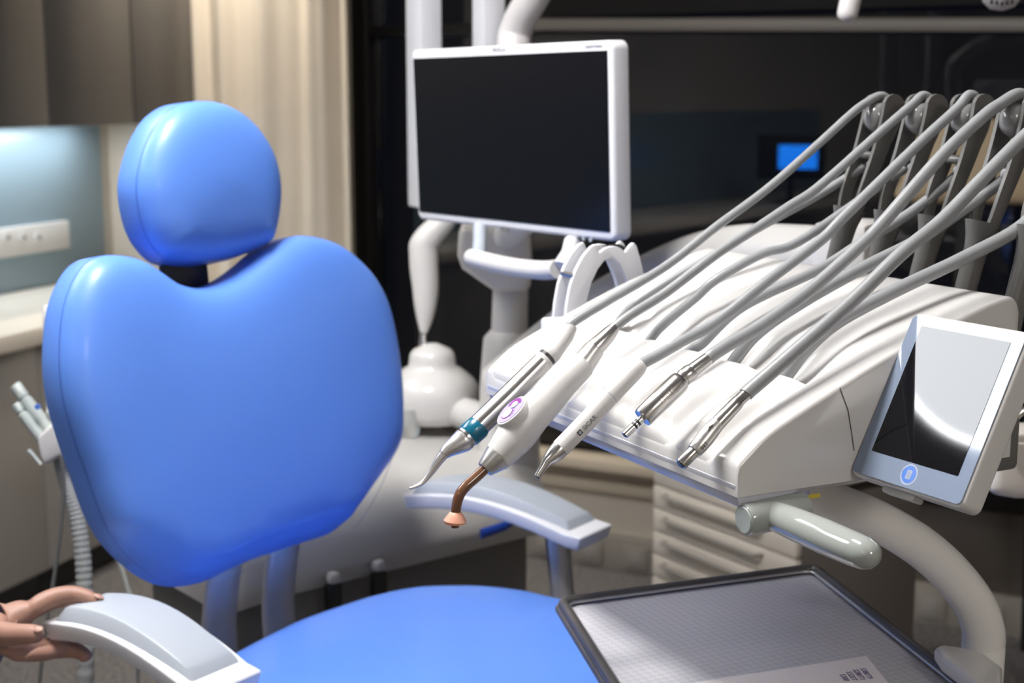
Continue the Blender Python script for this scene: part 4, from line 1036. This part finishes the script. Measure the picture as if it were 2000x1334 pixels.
tube('floor_cable', 'suction', so, [tuple(P(130, 880, D + .05))] + cq + [(cq[-1][0], cq[-1][1], .004)], .0035, 8, sharp=80)
# ================================================================== hand on the near armrest
hnd = thing('person', 'hand of a person in a dark sleeve gripping the near armrest, rest outside picture', 'person', P(-60, 1300, 1.58))
def hand():
    J = {}
    def j(n, x, y, d, r): J[n] = (P(x, y, d), r)
    j('wr', -60, 1232, 1.585, .026); j('fa', -150, 1240, 1.60, .030); j('fb', -330, 1260, 1.66, .038)
    j('pm', -10, 1222, 1.575, .026); j('p2', 25, 1210, 1.585, .020)
    j('i1', 62, 1186, 1.59, .0135); j('i2', 100, 1166, 1.605, .0115); j('i3', 140, 1158, 1.612, .0108); j('i4', 172, 1166, 1.612, .0092); j('i5', 194, 1177, 1.610, .0068)
    j('m1', 55, 1195, 1.615, .0125); j('m2', 100, 1172, 1.635, .0115); j('m3', 142, 1164, 1.645, .0108); j('m4', 172, 1174, 1.648, .0092); j('m5', 190, 1186, 1.648, .007)
    j('r0', 20, 1248, 1.585, .024)
    j('r1', 60, 1264, 1.60, .017); j('r2', 105, 1268, 1.62, .0115); j('r3', 145, 1268, 1.625, .0105); j('r4', 166, 1278, 1.622, .009); j('r5', 172, 1292, 1.620, .0075)
    j('l1', 40, 1272, 1.585, .015); j('l2', 80, 1276, 1.60, .0105); j('l3', 118, 1268, 1.615, .0095); j('l5', 140, 1262, 1.625, .0075)
    j('t1', -5, 1238, 1.552, .0165); j('t2', 30, 1240, 1.535, .0125); j('t3', 62, 1238, 1.527, .0118); j('t4', 84, 1240, 1.523, .0088)
    E_ = [('wr','fa'),('fa','fb'),('wr','pm'),('pm','p2'),('p2','i1'),('i1','i2'),('i2','i3'),('i3','i4'),('i4','i5'),('p2','m1'),('m1','m2'),('m2','m3'),('m3','m4'),('m4','m5'),('pm','r0'),('r0','r1'),('r1','r2'),('r2','r3'),('r3','r4'),('r4','r5'),('r0','l1'),('l1','l2'),('l2','l3'),('l3','l5'),('pm','t1'),('t1','t2'),('t2','t3'),('t3','t4')]
    names = list(J); me = bpy.data.meshes.new('hand'); me.from_pydata([J[n][0] for n in names], [(names.index(a), names.index(b)) for a, b in E_], [])
    o = link('hand', me, 'skin', hnd)
    sk = o.modifiers.new('skin', 'SKIN'); sk.use_smooth_shade = True; sk.branch_smoothing = .6
    for i, n in enumerate(names):
        v = me.skin_vertices[0].data[i]; v.radius = (J[n][1], J[n][1]); v.use_root = (n == 'wr')
    ss = o.modifiers.new('sub', 'SUBSURF'); ss.levels = 2; ss.render_levels = 2
    return o, J
ho_, HJ = hand()
def nail(p_, q_, r_, up_):
    ax_ = (q_ - p_).normalized(); n_ = (up_ - ax_ * up_.dot(ax_)).normalized(); fr = frame(q_ + n_ * r_ * .80 - ax_ * .003, ax_, n_)
    bm = bmesh.new(); bmesh.ops.create_uvsphere(bm, u_segments=14, v_segments=8, radius=1)
    bm.transform(fr @ M.Diagonal((.0062, .0048, .0022, 1))); link('fingernail', finish(bpy.data.meshes.new('fingernail'), bm, 80), 'nail', hnd)
nail(HJ['t3'][0], HJ['t4'][0], .0098, V((0, -.45, .9)))
nail(HJ['i4'][0], HJ['i5'][0], .0080, V((.2, 0, 1)))
tube('sleeve', 'sleeve', hnd, [P(-14, 1238, 1.60), P(-20, 1238, 1.60), P(-120, 1245, 1.61), P(-330, 1262, 1.66)], [.036, .040, .043, .05], 20)
